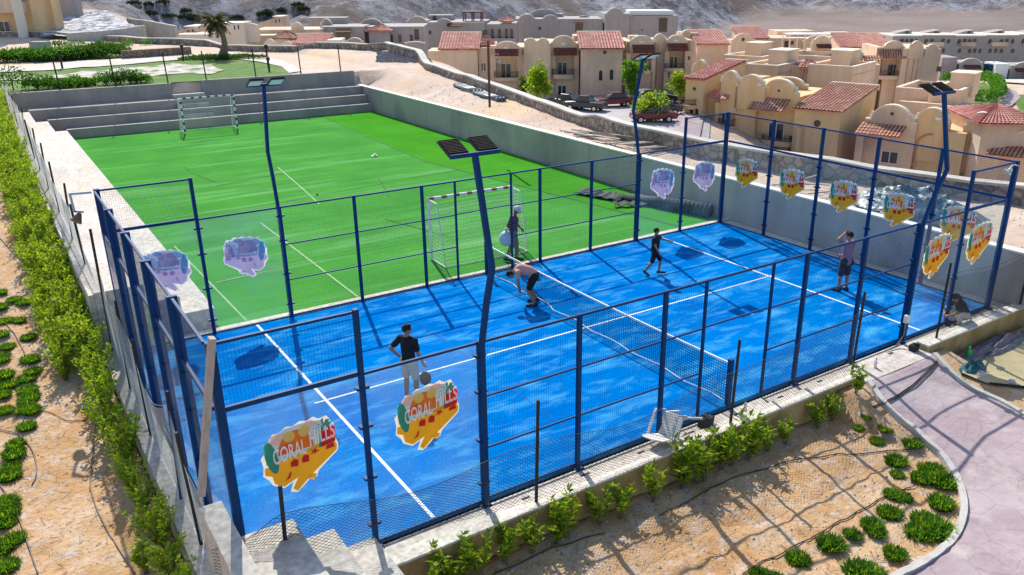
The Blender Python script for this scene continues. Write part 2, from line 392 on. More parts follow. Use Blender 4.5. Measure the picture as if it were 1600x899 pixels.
def add_stain(names, strength=.35):
    """rain streaks and dust on plaster: noise stretched down the wall"""
    for nme in names:
        m = MAT[nme]; nt = m.node_tree; b = nt.nodes['Principled BSDF']; src = b.inputs['Base Color'].links[0].from_socket
        tc = node(nt, 'ShaderNodeTexCoord'); mp = node(nt, 'ShaderNodeMapping'); mp.inputs['Scale'].default_value = (1.4, 1.4, .16); nt.links.new(tc.outputs['Object'], mp.inputs[0])
        n = node(nt, 'ShaderNodeTexNoise'); n.inputs['Scale'].default_value = 1.2; n.inputs['Detail'].default_value = 8; n.inputs['Roughness'].default_value = .7; nt.links.new(mp.outputs[0], n.inputs['Vector'])
        r = node(nt, 'ShaderNodeMapRange'); r.inputs[1].default_value = .38; r.inputs[2].default_value = .66; r.inputs[3].default_value = 1-strength; r.inputs[4].default_value = 1.08; nt.links.new(n.outputs['Fac'], r.inputs[0])
        mx = node(nt, 'ShaderNodeMix', data_type='RGBA', blend_type='MULTIPLY'); mx.inputs[0].default_value = 1; nt.links.new(src, mx.inputs[6]); nt.links.new(r.outputs[0], mx.inputs[7]); nt.links.new(mx.outputs[2], b.inputs['Base Color'])
add_stain(['stucco','stucco_yellow','stucco_grey'], .07); add_stain(['bleacher_plaster','wall_plaster'], .10); add_stain(['curb_yellow'], .2)
def add_cracks(nme, scale=.8):
    """stamped paving: irregular joint lines"""
    m = MAT[nme]; nt = m.node_tree; b = nt.nodes['Principled BSDF']; src = b.inputs['Base Color'].links[0].from_socket
    tc = node(nt, 'ShaderNodeTexCoord'); ns = node(nt, 'ShaderNodeTexNoise'); ns.inputs['Scale'].default_value = 2.5
    nt.links.new(tc.outputs['Object'], ns.inputs['Vector']); va = node(nt, 'ShaderNodeMix', data_type='RGBA'); va.inputs[0].default_value = .18
    nt.links.new(tc.outputs['Object'], va.inputs[6]); nt.links.new(ns.outputs['Color'], va.inputs[7])
    v = node(nt, 'ShaderNodeTexVoronoi', feature='DISTANCE_TO_EDGE'); v.inputs['Scale'].default_value = scale*2.4; nt.links.new(va.outputs[2], v.inputs['Vector'])
    r = node(nt, 'ShaderNodeMapRange'); r.inputs[1].default_value = 0; r.inputs[2].default_value = .035; r.inputs[3].default_value = .80; r.inputs[4].default_value = 1; nt.links.new(v.outputs['Distance'], r.inputs[0])
    mx = node(nt, 'ShaderNodeMix', data_type='RGBA', blend_type='MULTIPLY'); mx.inputs[0].default_value = 1; nt.links.new(src, mx.inputs[6]); nt.links.new(r.outputs[0], mx.inputs[7])
    n = node(nt, 'ShaderNodeTexNoise'); n.inputs['Scale'].default_value = 1.7; n.inputs['Detail'].default_value = 9; n.inputs['Roughness'].default_value = .7; nt.links.new(tc.outputs['Object'], n.inputs['Vector'])
    r2 = node(nt, 'ShaderNodeMapRange'); r2.inputs[1].default_value = .5; r2.inputs[2].default_value = .72; nt.links.new(n.outputs['Fac'], r2.inputs[0])
    m2 = node(nt, 'ShaderNodeMix', data_type='RGBA'); nt.links.new(r2.outputs[0], m2.inputs[0]); nt.links.new(mx.outputs[2], m2.inputs[6]); m2.inputs[7].default_value = (.46, .39, .37, 1); nt.links.new(m2.outputs[2], b.inputs['Base Color'])
add_cracks('pink_paving')

# ================================================================== THE SETTING
SW = [(27.4,-40),(26.4,-6),(26.05,2.4),(24.44,7.0),(23.4,10.0),(23.0,13.4),(22.9,18.5),(23.9,26.),(24.9,32.),(25.7,38.5),(26.1,45.5),
      (27.6,50.),(28.5,58.),(26.6,62.),(24.5,64.),(20.3,68.1),(16.1,73.8),(12.8,77.),(6.5,88.7)]
PLAT = SW + [(-20,112),(-110,170),(-260,170),(-260,-40)]
def poly_sd(px, py, poly):
    d = np.full(px.shape, 1e9); ins = np.zeros(px.shape, bool); n = len(poly)
    for i in range(n):
        ax, ay = poly[i]; bx, by = poly[(i+1) % n]
        ex, ey = bx-ax, by-ay; t = np.clip(((px-ax)*ex+(py-ay)*ey)/(ex*ex+ey*ey), 0, 1)
        d = np.minimum(d, np.hypot(px-ax-t*ex, py-ay-t*ey))
        c = ((ay > py) != (by > py)) & (px < (bx-ax)*(py-ay)/((by-ay) if by != ay else 1e-9)+ax)
        ins ^= c
    return np.where(ins, -d, d)
def fract_noise(x, y, s, o=4, seed=0):
    out = np.zeros(x.shape); a = 1; f = 1/s
    for k in range(o):
        out += a*np.array([noise.noise(Vector((X*f+seed, Y*f-seed, k*7.3))) for X, Y in zip(x.ravel(), y.ravel())]).reshape(x.shape); a *= .5; f *= 2
    return out
def plateau_z(x, y):
    right = np.interp(y, [-5, 20, 33, 41, 50, 90], [1.42, 1.42, 1.72, 2.0, 2.45, 3.0])
    left = np.interp(y, [5, 12, 20, 46, 60, 120], [-.45, .15, .9, 2.3, 2.5, 3.2])
    path = np.interp(y, [-3.2, -1.0], [-.5, -.06])
    near = np.where(x < 12, -.62, lerp(-.62, -.34, sm(12, 14, x))) + 0*y
    near = np.where(x > 12.6, np.maximum(near, path-.06), near)
    near = np.where(x > 16.7, lerp(near, -.56, .85), near)
    near = np.where(x < -.7, lerp(-.62, -.5, sm(-3, 4, y)), near)
    z = np.where(y < -.72, near, 0.)
    z = np.where((y >= -.72) & (x < -.50), left, z)
    right0 = right; right = 1.33 + (right-1.33)*sm(0, 3., x-20.8)
    z = np.where((y >= -.72) & (x > 20.72), right, z)
    z = np.where((y > 46.3), np.where(x > 17.5, np.maximum(right, 2.28), lerp(2.3, 3.0, sm(50, 95, y))), z)
    pit = (x > -.50) & (x < 20.72) & (y > -.72) & (y < 46.3)
    return np.where(pit, -.9, z), pit
def valley_z(X, D):
    t = X/np.maximum(D, 1)
    a = sm(-.40, -.52, t)
    b = -4.6 + 1.*sm(-.10, -.28, t)*(1-sm(160, 230, D)) - 5.5*sm(.16, .42, t)*(1-sm(100, 160, D)) - 7.9*sm(108, 195, D)*sm(-.25, .05, t)
    v = lerp(b, 2.9, a)
    D0 = lerp(150, 238, sm(-.22, .18, t)); h = D - D0
    rise = np.where(h > 0, lerp(.085, .06, sm(-.1, .2, t))*h, 0)
    cl = D0 + lerp(12, 125, sm(.12, .30, t)); rise += np.where(D > cl, .17*(D-cl), 0)
    rise += .08*np.maximum(D-520, 0)
    rise *= 1 - .75*a*(1-sm(140, 200, D))
    return v + rise, np.where(h > 0, np.clip(h/25, 0, 1), 0), cl
def axis(segs):
    out = []
    for a, b, s in segs: out += list(np.arange(a, b-1e-6, s))
    return out + [segs[-1][1]]
gx = np.array(sorted(set([round(q, 3) for q in axis([(-420,-60,12),(-60,-6,3),(-6,-3.4,.4),(-3.4,-.54,.1),(-.48,20.7,.16),(20.74,30,.3),(30,60,1.5),(60,180,4),(180,760,9)])])))
gy = np.array(sorted(set([round(q, 3) for q in axis([(-60,-8,4),(-8,-.74,.12),(-.70,4,.15),(4,20,.3),(20,46.26,.6),(46.34,90,.8),(90,180,3),(180,760,8)])])))
GX, GY = np.meshgrid(gx, gy)
Z, pit = plateau_z(GX, GY)
dx, dy = GX-CAM.x, GY-CAM.y
XX = dx*RV.x+dy*RV.y; DD = dx*FV.x+dy*FV.y
sdv = poly_sd(GX, GY, PLAT)
VZ, hill, cliff = valley_z(XX, DD)
out = sm(.2, 15, sdv)
Zt = lerp(Z, VZ, out)
n1 = fract_noise(GX, GY, 1.3, 5)+.9*fract_noise(GX, GY, .33, 2, 3)*((GX < 26) & (GY < 40)); n2 = fract_noise(GX, GY, 38, 6, 5)
amp = np.where(pit, 0, np.where(out > .5, .05, .055))
amp = np.where((GY < -.72) & (GX > 11.5), .02, amp)
Zt += n1*amp*(1-hill)
ridg = 1-np.abs(n2)*1.6
rock = hill*(1-.93*sm(.10, .16, XX/np.maximum(DD,1))*(1-sm(0, 12, DD-cliff)))
Zt += rock*(ridg*5.5-3.0)
bm = MB(); ny, nx = GX.shape
bm.v = list(zip(GX.ravel().tolist(), GY.ravel().tolist(), Zt.ravel().tolist()))
bm.f = [(j*nx+i, j*nx+i+1, (j+1)*nx+i+1, (j+1)*nx+i) for j in range(ny-1) for i in range(nx-1)]; bm.m = [0]*len(bm.f)
g = struct(bm.build('ground', MAT['sand'], smooth=True))
ca = g.data.color_attributes.new('zone', 'FLOAT_COLOR', 'POINT')
zr = np.where((GX > 20.7) | (GY > 44) | (out > .3), 1, 0)*1.
zr = np.maximum(zr, sm(15, 17.5, GX)*(GY < 0)*.55)
zg = np.clip(rock*1.6, 0, 1); zb = np.clip(hill*1.5, 0, 1)*(1-zg)
ca.data.foreach_set('color', np.stack([zr, zg, zb, np.ones_like(zr)], -1).ravel().astype(np.float32))
from mathutils.bvhtree import BVHTree
bvh = BVHTree.FromPolygons([Vector(p) for p in bm.v], bm.f)
def gh(x, y):
    h = bvh.ray_cast(Vector((x, y, 300)), Vector((0, 0, -1)))
    return h[0].z if h[0] else 0.
def on_ground(u, v):
    d = ray(u, v).normalized(); h = bvh.ray_cast(CAM, d)
    return h[0]

def drape(name, poly, m, res=.8, off=.03, kind='structure', th=None):
    """a ground sheet that follows the terrain inside a polygon"""
    bmh = bmesh.new(); vs_ = [bmh.verts.new((x, y, 0)) for x, y in poly]; bmh.faces.new(vs_)
    x0, x1 = min(p[0] for p in poly), max(p[0] for p in poly); y0, y1 = min(p[1] for p in poly), max(p[1] for p in poly)
    for k in range(1, int((x1-x0)/res)+1):
        bmesh.ops.bisect_plane(bmh, geom=bmh.verts[:]+bmh.edges[:]+bmh.faces[:], plane_co=(x0+k*res,0,0), plane_no=(1,0,0))
    for k in range(1, int((y1-y0)/res)+1):
        bmesh.ops.bisect_plane(bmh, geom=bmh.verts[:]+bmh.edges[:]+bmh.faces[:], plane_co=(0,y0+k*res,0), plane_no=(0,1,0))
    for v in bmh.verts:
        v.co.z = max(gh(v.co.x+a, v.co.y+b) for a, b in ((0,0),(.12,0),(-.12,0),(0,.12),(0,-.12))) + off
    me = bpy.data.meshes.new(name); bmh.to_mesh(me); bmh.free(); me.materials.append(MAT[m])
    o = bpy.data.objects.new(name, me); col.objects.link(o); o['kind'] = kind; return o

# --- playing surfaces
b = MB(); b.box(0,0,-.1,20,10,0); struct(b.build('blue_court_floor', MAT['blue_turf']))
b = MB()
for q in ((3.02,.02,3.085,9.98),(16.915,.02,16.98,9.98)): b.sheet([(q[0],q[1]),(q[2],q[1]),(q[2],q[3]),(q[0],q[3])], .004)
b.sheet([(2.8,4.975),(3.015,4.975),(3.015,5.025),(2.8,5.025)], .004); b.sheet([(3.09,4.975),(16.91,4.975),(16.91,5.025),(3.09,5.025)], .004)
b.sheet([(16.985,4.975),(17.2,4.975),(17.2,5.025),(16.985,5.025)], .004)
struct(b.build('court_lines', MAT['line_white']))
b = MB()
for x in (6.6, 13.4): b.sheet([(x,.02),(x+.02,.02),(x+.02,9.98),(x,9.98)], .003)
for y_ in (3.3, 6.7): b.sheet([(.02,y_),(19.98,y_),(19.98,y_+.015),(.02,y_+.015)], .0025)
struct(b.build('court_seams', MAT['seam_blue']))
b = MB()
for k in range(1, 9): y_ = 10.4+k*3.9+.1*math.sin(k*5); b.add([(2.25,y_,.002),(17.,y_+.12*math.sin(k),.002),(17.,y_+.12*math.sin(k)+.035,.002),(2.25,y_+.035,.002)], [(0,1,2,3)])
struct(b.build('pitch_seams', MAT['seam_soft']))
b = MB(); b.box(2.2,10.32,-.15,20.5,43.05,-.004); struct(b.build('green_pitch', MAT['green_turf']))
b = MB(); b.add([(16.9,43.0,.004),(20.48,43.0,.004),(20.48,10.6,.004),(18.4,10.6,.004),(16.0,26.,.004)], [(0,4,3,2,1)])
b.v = b.v; struct(b.build('green_pitch_strip', MAT['green_turf_new']))
b = MB()
def gline(p, q, wd, m=0, z=.009):
    p, q = Vector((*p, 0)), Vector((*q, 0)); n = (q-p).normalized().cross(Vector((0,0,1)))*wd/2
    b.add([(a.x, a.y, z) for a in (p-n, q-n, q+n, p+n)], [(0,1,2,3)], m)
gline((6.0,10.4),(6.0,19.6), .07); gline((9.55,28.8),(9.1,24.2), .06, 1); gline((9.1,24.2),(8.75,21.0), .06, 1); gline((2.9,10.4),(2.75,18.4), .06, 1)
gline((6.0,29.3),(6.3,27.4), .10, 2); gline((5.9,31.5),(5.9,30.5), .08, 2); gline((6.2,26.6),(9.4,27.4), .05, 2)
gline((16.88,43),(15.98,26.), .07, 2); gline((15.98,26.),(18.38,10.6), .07, 2); gline((3.0,13.9),(5.0,14.1), .05, 1)
gline((13.3,41.3),(10.6,35.), .05, 2); gline((12.6,24.),(11.6,20.6), .05, 2); gline((10,17.5),(10.9,14.2), .045, 2); gline((6,22),(20,24.), .035, 2)
struct(b.build('pitch_lines', [MAT['line_green'], MAT['line_green'], MAT['seam']]))
for f in bpy.data.objects['pitch_lines'].data.polygons: pass

# --- concrete round the court
b = MB()
b.box(-.1,10.10,-.2,20.6,10.31,.03)                       # beam between court and pitch
b.box(20.12,-.45,-.2,20.55,10.09,-.012)                   # behind the right glass
b.box(-.44,.32,-.5,-.11,10.60,-.012)                      # strip left of the court
b.box(1.95,-.46,-.3,20.7,-.10,-.07)                       # near walkway
b.box(13.42,-.96,-.3,16.05,-.462,-.06)
struct(b.build('concrete_walkway', MAT['concrete']))
b = MB()
for x in np.arange(4.6, 20, 1.32): b.box(x, -.36, -.068, x+.16, -.29, -.064)
struct(b.build('walkway_drain_slots', MAT['cloth_dark']))

def wallobj(name, label, boxes, m, cat='wall', bev=.015, cap=None):
    b = MB()
    for q in boxes: b.box(*q)
    o = b.build(name, MAT[m], bevel=bev); tag(o, label, cat)
    if cap:
        c = MB()
        for q in cap[0]: c.box(*q)
        c.build('wall_cap', MAT[cap[1]], o, bevel=.01)
    return o
wallobj('garden_wall', 'low ochre garden wall with pale top along the planted bed before the blue court', [(1.933,-.76,-1.,13.42,-.463,-.02)], 'curb_yellow', cap=([(1.933,-.78,-.018,13.44,-.462,.03)], 'curb_top'))
wallobj('garden_wall', 'short ochre garden wall beyond the path opening, near the crouching person', [(16.05,-.78,-1.,24.,-.463,.05)], 'curb_yellow', cap=([(16.03,-.80,.052,24.,-.462,.10)], 'curb_top'))
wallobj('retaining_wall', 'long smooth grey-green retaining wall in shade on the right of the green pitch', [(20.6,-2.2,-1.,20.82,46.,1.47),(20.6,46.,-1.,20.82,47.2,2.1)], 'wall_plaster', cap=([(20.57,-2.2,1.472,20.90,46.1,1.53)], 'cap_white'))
wallobj('curb_wall', 'narrow concrete kerb wall under the left chain-link fence', [(-.56,-2.4,-1.2,-.443,10.6,.02),(-.56,10.602,-1.2,-.443,46.2,1.40)], 'concrete')

# left bleachers (cut where the court was set in), near-corner stairs and far bleachers
bl = wallobj('bleachers', 'long pale concrete bleacher steps along the left edge of the green pitch', [(1.42,10.6,-.3,2.2,43.0,.48),(.66,10.6,-.3,1.417,43.8,.96),(-.44,10.6,-.3,.657,44.6,1.44)], 'concrete', 'bleachers')
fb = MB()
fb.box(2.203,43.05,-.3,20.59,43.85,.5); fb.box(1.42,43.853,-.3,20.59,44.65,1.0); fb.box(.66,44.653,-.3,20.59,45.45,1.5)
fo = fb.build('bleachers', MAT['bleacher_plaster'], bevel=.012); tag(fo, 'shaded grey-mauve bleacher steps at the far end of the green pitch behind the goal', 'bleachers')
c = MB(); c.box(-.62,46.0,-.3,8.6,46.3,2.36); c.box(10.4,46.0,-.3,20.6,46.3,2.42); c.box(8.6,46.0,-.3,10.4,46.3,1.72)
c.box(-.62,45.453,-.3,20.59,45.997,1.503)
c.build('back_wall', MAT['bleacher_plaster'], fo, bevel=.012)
st = MB()
for k in range(6): st.box(8.45, 43.2+.38*k, .25*k, 10.3, 43.2+.38*(k+1)+.01, .25*(k+1)+.25-.003)
st.build('stair', MAT['concrete_grey'], fo, bevel=.01)
c = MB(); c.box(2.21,43.03,.497,20.5,43.22,.515); c.box(1.43,43.84,.997,20.5,44.02,1.013); c.build('lit_tread_strip', MAT['concrete'], fo)  # pale strips paint the sunlight along the two lower treads
cs = wallobj('corner_stair', 'beige concrete steps descending at the near left corner of the blue court', [(-.42,-2.6,-1.,-.11,.318,1.42),(-.107,-2.6,-1.,.72,-.2,1.08),(.723,-2.6,-1.,1.3,-.2,.66),(1.303,-2.6,-1.,1.93,-.2,.24)], 'concrete', 'steps')

# stone wall winding past the sand strip
b = MB(); cpb = MB()
def wall_strip(mb, pts, z0f, z1f, th):
    P = []
    for i, (x, y) in enumerate(pts):
        a = Vector(pts[max(i-1,0)]); c_ = Vector(pts[min(i+1,len(pts)-1)]); n = (c_-a).normalized(); n = Vector((n.y, -n.x))*th/2
        P.append((x-n.x, y-n.y, x+n.x, y+n.y, z0f(i), z1f(i)))
    for p, q in zip(P, P[1:]):
        V = [(p[0],p[1],p[4]),(q[0],q[1],q[4]),(q[2],q[3],q[4]),(p[2],p[3],p[4]),(p[0],p[1],p[5]),(q[0],q[1],q[5]),(q[2],q[3],q[5]),(p[2],p[3],p[5])]
        mb.add(V, [(0,3,2,1),(4,5,6,7),(0,1,5,4),(1,2,6,5),(2,3,7,6),(3,0,4,7)])
swp = []
for a_, c_ in zip(SW, SW[1:]):
    n_ = max(1, int(math.dist(a_, c_)/1.5))
    for k in range(n_): swp.append((lerp(a_[0], c_[0], k/n_), lerp(a_[1], c_[1], k/n_)))
swp += [SW[-1], (1., 93.6), (-5., 99), (-14, 107)]
swz = [1.42+(2.9-1.42)*float(sm(25, 80, p[1])) for p in swp]
swz = [float(plateau_z(np.array([min(p[0]-.4, 99)]), np.array([p[1]]))[0][0]) for p in swp]
hts = [(.66 if p[1] < 8 else .80 if p[1] < 22 else .52 if p[1] < 48 else .8 if p[1] < 60 else .55)+rnd.uniform(-.04,.04) for p in swp]
wall_strip(b, swp, lambda i: swz[i]-2.5, lambda i: swz[i]+hts[i]-.09, .42)
wall_strip(cpb, swp, lambda i: swz[i]+hts[i]-.088, lambda i: swz[i]+hts[i], .52)
so_ = b.build('stone_wall', MAT['rubble_stone']); tag(so_, 'low rubble stone wall with pale coping winding between the sand strip and the village', 'wall'); cpb.build('coping', MAT['stone_cap'], so_)

# --- pink path with kerb in front
def P2(u, v, z): p = gz(u, v, z); return (p.x, p.y)
kerb = [(13.46,-.97)] + [P2(u, v, z) for u, v, z in ((1390,650,-.34),(1440,680,-.42),(1490,728,-.5),(1510,780,-.52),(1500,830,-.52),(1462,868,-.52),(1400,899,-.52),(1330,925,-.52),(1240,960,-.52))]
def smooth_line(pts, k=3):
    for _ in range(k):
        o = [pts[0]]
        for a_, c_ in zip(pts, pts[1:]): o += [(lerp(a_[0],c_[0],.25), lerp(a_[1],c_[1],.25)), (lerp(a_[0],c_[0],.75), lerp(a_[1],c_[1],.75))]
        pts = o+[pts[-1]]
    return pts
kerb = smooth_line(kerb)
pathpoly = kerb + [P2(1500,1100,-.52), P2(1900,950,-.52), P2(1760,760,-.5), P2(1640,690,-.5), P2(1560,635,-.42), P2(1500,598,-.26), (16.03,-.97)]
def resample(pts, s):
    o = []
    for a_, c_ in zip(pts, pts[1:]):
        n_ = max(1, int(math.dist(a_, c_)/s))
        for k in range(n_): o.append((lerp(a_[0], c_[0], k/n_), lerp(a_[1], c_[1], k/n_)))
    return o + [pts[-1]]
drape('pink_path', pathpoly, 'pink_paving', .5, .05)
def kerb_run(pts, name='kerb'):
    b = MB(); pts = resample(pts, .3)
    z = [gh(*p) for p in pts]; wall_strip(b, pts, lambda i: z[i]-.15, lambda i: z[i]+.11, .12); return struct(b.build(name, MAT['kerb_stone']))
kerb_run(kerb)
kerb_run([(16.03,-.97), P2(1500,598,-.26), P2(1560,635,-.42), P2(1640,690,-.5)])

# --- far lawns, paths
def Pd(u, v): p = on_ground(u, v); return (p.x, p.y)
drape('lawn', [(-9,46.4),(15.6,46.4)]+[Pd(u, v) for u, v in ((455,117),(440,106),(400,98),(345,93),(290,95),(200,103),(60,113),(-60,118))], 'lawn', 1.2, .05)
drape('pale_path', [Pd(u, v) for u, v in ((-60,117),(60,112),(200,102),(290,94),(345,92),(400,97),(440,106),(452,116),(472,113),(455,101),(420,91),(380,86),(300,86),(190,93),(60,102),(-60,107))], 'concrete', 1.2, .07)
drape('lawn', [Pd(u, v) for u, v in ((40,98),(190,92),(196,82),(60,80),(30,84))], 'lawn', 1.2, .05)
drape('rubble_patch', [Pd(u, v) for u, v in ((-20,124),(40,123),(70,120),(100,119),(130,113),(165,112),(200,107),(235,106),(270,101),(300,104),(330,103),(338,108),(352,112),(330,118),(290,117),(240,121),(200,120),(150,124),(110,123),(60,127),(-20,128))], 'rubble_mix', 1., .09)
drape('pink_path', [(-3.4,30.6),(-.9,31.4),(-.9,34.6),(-3.4,34.2)], 'pink_paving', .6, .05)
drape('parking_yard', [tuple(gd(u, 160, D))[:2] for u, D in ((862,99.5),(1075,99.5),(1112,89),(1112,66),(862,66))], 'asphalt_pale', 2., .12)
drape('pink_path', [tuple(gd(u, 190, D))[:2] for u, D in ((1050,72),(1095,72),(1100,86),(1062,86))], 'pink_paving', 2., .25)

# ================================================================== PADEL COURT
def post(parent, x, y, z0, z1, w=.10, d=.10, n='post', label=None):
    b = MB(); b.box(x-w/2, y-d/2, z0, x+w/2, y+d/2, z1)
    o = b.build(n, MAT['blue_paint'], parent, bevel=.006)
    if label: o['label'] = label
    return o
def wire_grid(parent, P, Q, z0, z1, sx=.05, sz=.05, t=.0032, name='mesh_panel', m='blue_wire'):
    """welded wire infill between P and Q (plan points), z0..z1"""
    b = MB(); P, Q = Vector((*P, 0)), Vector((*Q, 0)); L = (Q-P).length; d = (Q-P)/L; n = Vector((d.y, -d.x, 0))
    k = int(L/sx)
    for i in range(1, k):
        p = P + d*(i*L/k); q = (p.x, p.y); a = d*t*.5; c = n*t*.5
        V = [p-a-c, p+a-c, p+c]; b.add([(v.x, v.y, z) for z in (z0, z1) for v in V], [(0,1,4,3),(1,2,5,4),(2,0,3,5)])
    k = int((z1-z0)/sz)
    for i in range(1, k):
        z = z0+(z1-z0)*i/k; o_ = n*.005
        for s_ in (0,):
            V = [(0,-t/2),(0,t/2)]
            b.add([(P+o_).to_tuple()[:2]+(z-t/2,), (Q+o_).to_tuple()[:2]+(z-t/2,), (Q+o_).to_tuple()[:2]+(z+t/2,), (P+o_).to_tuple()[:2]+(z+t/2,), (P+o_+n*t).to_tuple()[:2]+(z,), (Q+o_+n*t).to_tuple()[:2]+(z,)],
                  [(0,1,2,3),(0,4,5,1),(3,2,5,4)])
    return b.build(name, MAT[m], parent)
def rail(parent, P, Q, z, a=.04, b_=.04, name='rail'):
    b = MB(); b.bar((*P, z), (*Q, z), a, b_); return b.build(name, MAT['blue_paint'], parent)

# the sticker: a flat print on the glass, layered inks; text is real lettering
def text_mesh(s, size, sx=1.):
    cu = bpy.data.curves.new('t', 'FONT'); cu.body = s; cu.size = size; cu.align_x = 'CENTER'; cu.offset = .004
    o = bpy.data.objects.new('t', cu); col.objects.link(o); dg = bpy.context.evaluated_depsgraph_get()
    me = bpy.data.meshes.new_from_object(o.evaluated_get(dg)); bpy.data.objects.remove(o)
    V = [(v.co.x*sx, v.co.y) for v in me.vertices]; F = [tuple(p.vertices) for p in me.polygons]
    bpy.data.meshes.remove(me); return V, F
TXT = [text_mesh('CORAL', .30, .62), text_mesh('HILLS', .30, .62)]
inks = ['ink_white','ink_pink','ink_sky','ink_orange','ink_orange2','ink_yellow','ink_lens','ink_teal','ink_red','ink_palm']
def circle(cx, cy, rx, ry=None, n=24, a0=0, a1=2*math.pi):
    ry = rx if ry is None else ry; full = a1-a0 > 6.28
    return [(cx+rx*math.cos(a0+(a1-a0)*i/(n if full else n-1)), cy+ry*math.sin(a0+(a1-a0)*i/(n if full else n-1))) for i in range(n)]
def wob(poly, a, seed):
    r_ = random.Random(seed); return [(x+r_.uniform(-a,a), y+r_.uniform(-a,a)) for x, y in poly]
def sticker_mesh(reverse):
    """layers from back (shape outline) to front, drawn in a 1.16 x 1.16 m square centred on 0"""
    L = []
    outline = [(-.56,-.02),(-.58,-.16),(-.50,-.26),(-.46,-.36),(-.30,-.46),(-.16,-.40),(-.22,-.56),(-.12,-.60),(.02,-.50),(.10,-.42),(.20,-.44),(.24,-.34),(.40,-.22),(.56,-.10),(.58,.02),(.54,.14),
               (.50,.24),(.44,.34),(.50,.44),(.44,.54),(.32,.52),(.24,.58),(.14,.54),(.04,.57),(-.08,.52),(-.18,.54),(-.28,.46),(-.38,.48),(-.42,.38),(-.52,.34),(-.50,.22),(-.58,.14)]
    sand = [(-.53,-.04),(-.54,-.15),(-.44,-.20),(-.42,-.33),(-.29,-.42),(-.08,-.34),(-.17,-.50),(-.11,-.56),(.02,-.45),(.18,-.32),(.36,-.20),(.53,-.08),(.54,.02),(.47,.12),(.20,.10),(.0,.04),(-.24,.02),(-.40,-.02)]
    sand2 = [(.04,-.40),(.14,-.46),(.20,-.38),(.12,-.34)]
    skyp = [(-.50,.0),(-.50,.18),(-.44,.33),(-.34,.40),(-.20,.49),(0,.51),(.2,.50),(.36,.47),(.42,.33),(.40,.18),(.30,.06),(.0,.0)]
    outline = [(x*.97, y*.97) for x, y in outline]; L += [('ink_white', [outline]), ('ink_sky', [skyp]), ('ink_pink', [circle(-.30,.36,.13,.09), circle(.16,.46,.10,.06)])]
    L += [('ink_yellow', [sand, sand2])]
    L += [('ink_orange', [circle(-.06,.10,.26,.34,24,0,math.pi)]), ('ink_orange2', [circle(-.20,.10,.12,.16,14,0,math.pi)])]
    L += [('ink_lens', [circle(-.14,.36,.085), circle(.08,.38,.085)])]
    tilt = lambda cx, cy, rx, ry, a: [((x-cx)*math.cos(a)-(y-cy)*math.sin(a)+cx, (x-cx)*math.sin(a)+(y-cy)*math.cos(a)+cy) for x, y in circle(cx, cy, rx, ry)]
    L += [('ink_teal', [tilt(-.42,.10,.085,.27,.16)])]
    palm = [[(.27,.04),(.30,.04),(.33,.24),(.37,.36),(.34,.37),(.30,.24)]]
    for a in (-.5,.1,.7,1.5,2.4,3.0,3.6):
        c_, s_ = math.cos(a), math.sin(a); palm.append([(.355,.37),(.355+.09*c_-.025*s_,.37+.09*s_+.03*c_+.02),(.355+.17*c_,.37+.17*s_-.03),(.355+.09*c_+.01*s_,.37+.09*s_-.005)])
    L += [('ink_palm', palm)]
    L += [('ink_red', [[(-.17,-.13),(-.06,-.15),(-.05,-.05),(-.10,-.02),(-.16,-.05)], [(.0,-.12),(.10,-.13),(.11,-.02),(.04,.0),(.0,-.05)], [(-.27,-.33),(-.20,-.30),(-.17,-.22),(-.19,-.20),(-.22,-.27)], [(.30,.04),(.52,.08),(.53,.33),(.44,.36),(.42,.30),(.31,.29)], [(.36,-.02),(.50,-.01),(.48,.07),(.38,.04)],
                       [(.12,-.03),(.20,-.01),(.18,-.06),(.22,-.01),(.28,0),(.22,.02),(.23,.07),(.19,.03),(.14,.05),(.17,.01)]])]
    b = MB(); sg = -1 if reverse else 1
    order = list(reversed(L)) if False else L
    z = 0.
    for nme, polys in order:
        for p in polys:
            z += .0008; pp = [(x*sg, y) for x, y in p]
            b.add([(x, -z, y) for x, y in pp], [tuple(range(len(pp)))], inks.index(nme))
    for (V, F), bx0, bx1, oy in ((TXT[0], -.40, .08, .0), (TXT[1], .14, .52, .08)):
        z += .0015; xs = [p[0] for p in V]; ys = [p[1] for p in V]; x0, x1, y0, y1 = min(xs), max(xs), min(ys), max(ys)
        b.add([((bx0+(x-x0)/(x1-x0)*(bx1-bx0))*sg, -z, oy+(y-y0)/(y1-y0)*.25+(bx0+(x-x0)/(x1-x0)*(bx1-bx0)+.16)*.10) for x, y in V], F, 0)
    return b
mat('back_lav', (.44,.43,.80), (.50,.48,.84), 3, .6); mat('back_blue', (.30,.48,.82), (.36,.54,.88), 3, .6); mat('back_pink', (.50,.42,.72), (.54,.46,.76), 3, .6)
mat('back_teal', (.14,.36,.74), (.18,.42,.8), 3, .6); mat('back_violet', (.40,.34,.68), (.44,.38,.72), 3, .6)
make_leafy(['back_lav','back_blue','back_pink','back_teal','back_violet'])
backs = dict(ink_white='back_lav', ink_pink='back_blue', ink_sky='back_blue', ink_orange='back_pink', ink_orange2='back_pink', ink_yellow='back_lav', ink_lens='back_pink', ink_teal='back_teal', ink_red='back_violet', ink_palm='back_teal')
st_front = sticker_mesh(False).mesh('logo_sticker', [MAT[i] for i in inks])
bk = sticker_mesh(True); st_back = bk.mesh('logo_sticker', [MAT[backs[i]] for i in inks])
def sticker(parent, x, y, z, rz, front=True, s=1.):
    o = bpy.data.objects.new('logo_sticker', st_front if front else st_back); col.objects.link(o); o.parent = parent
    o.location = (x, y, z); o.rotation_euler = (0, 0, rz); o.scale = (s, 1, s)
    o['label'] = 'cartoon beach sticker reading CORAL HILLS with orange sun, surfboard and palm' if front else 'pale lavender back of the beach sticker seen through the glass'
    return o
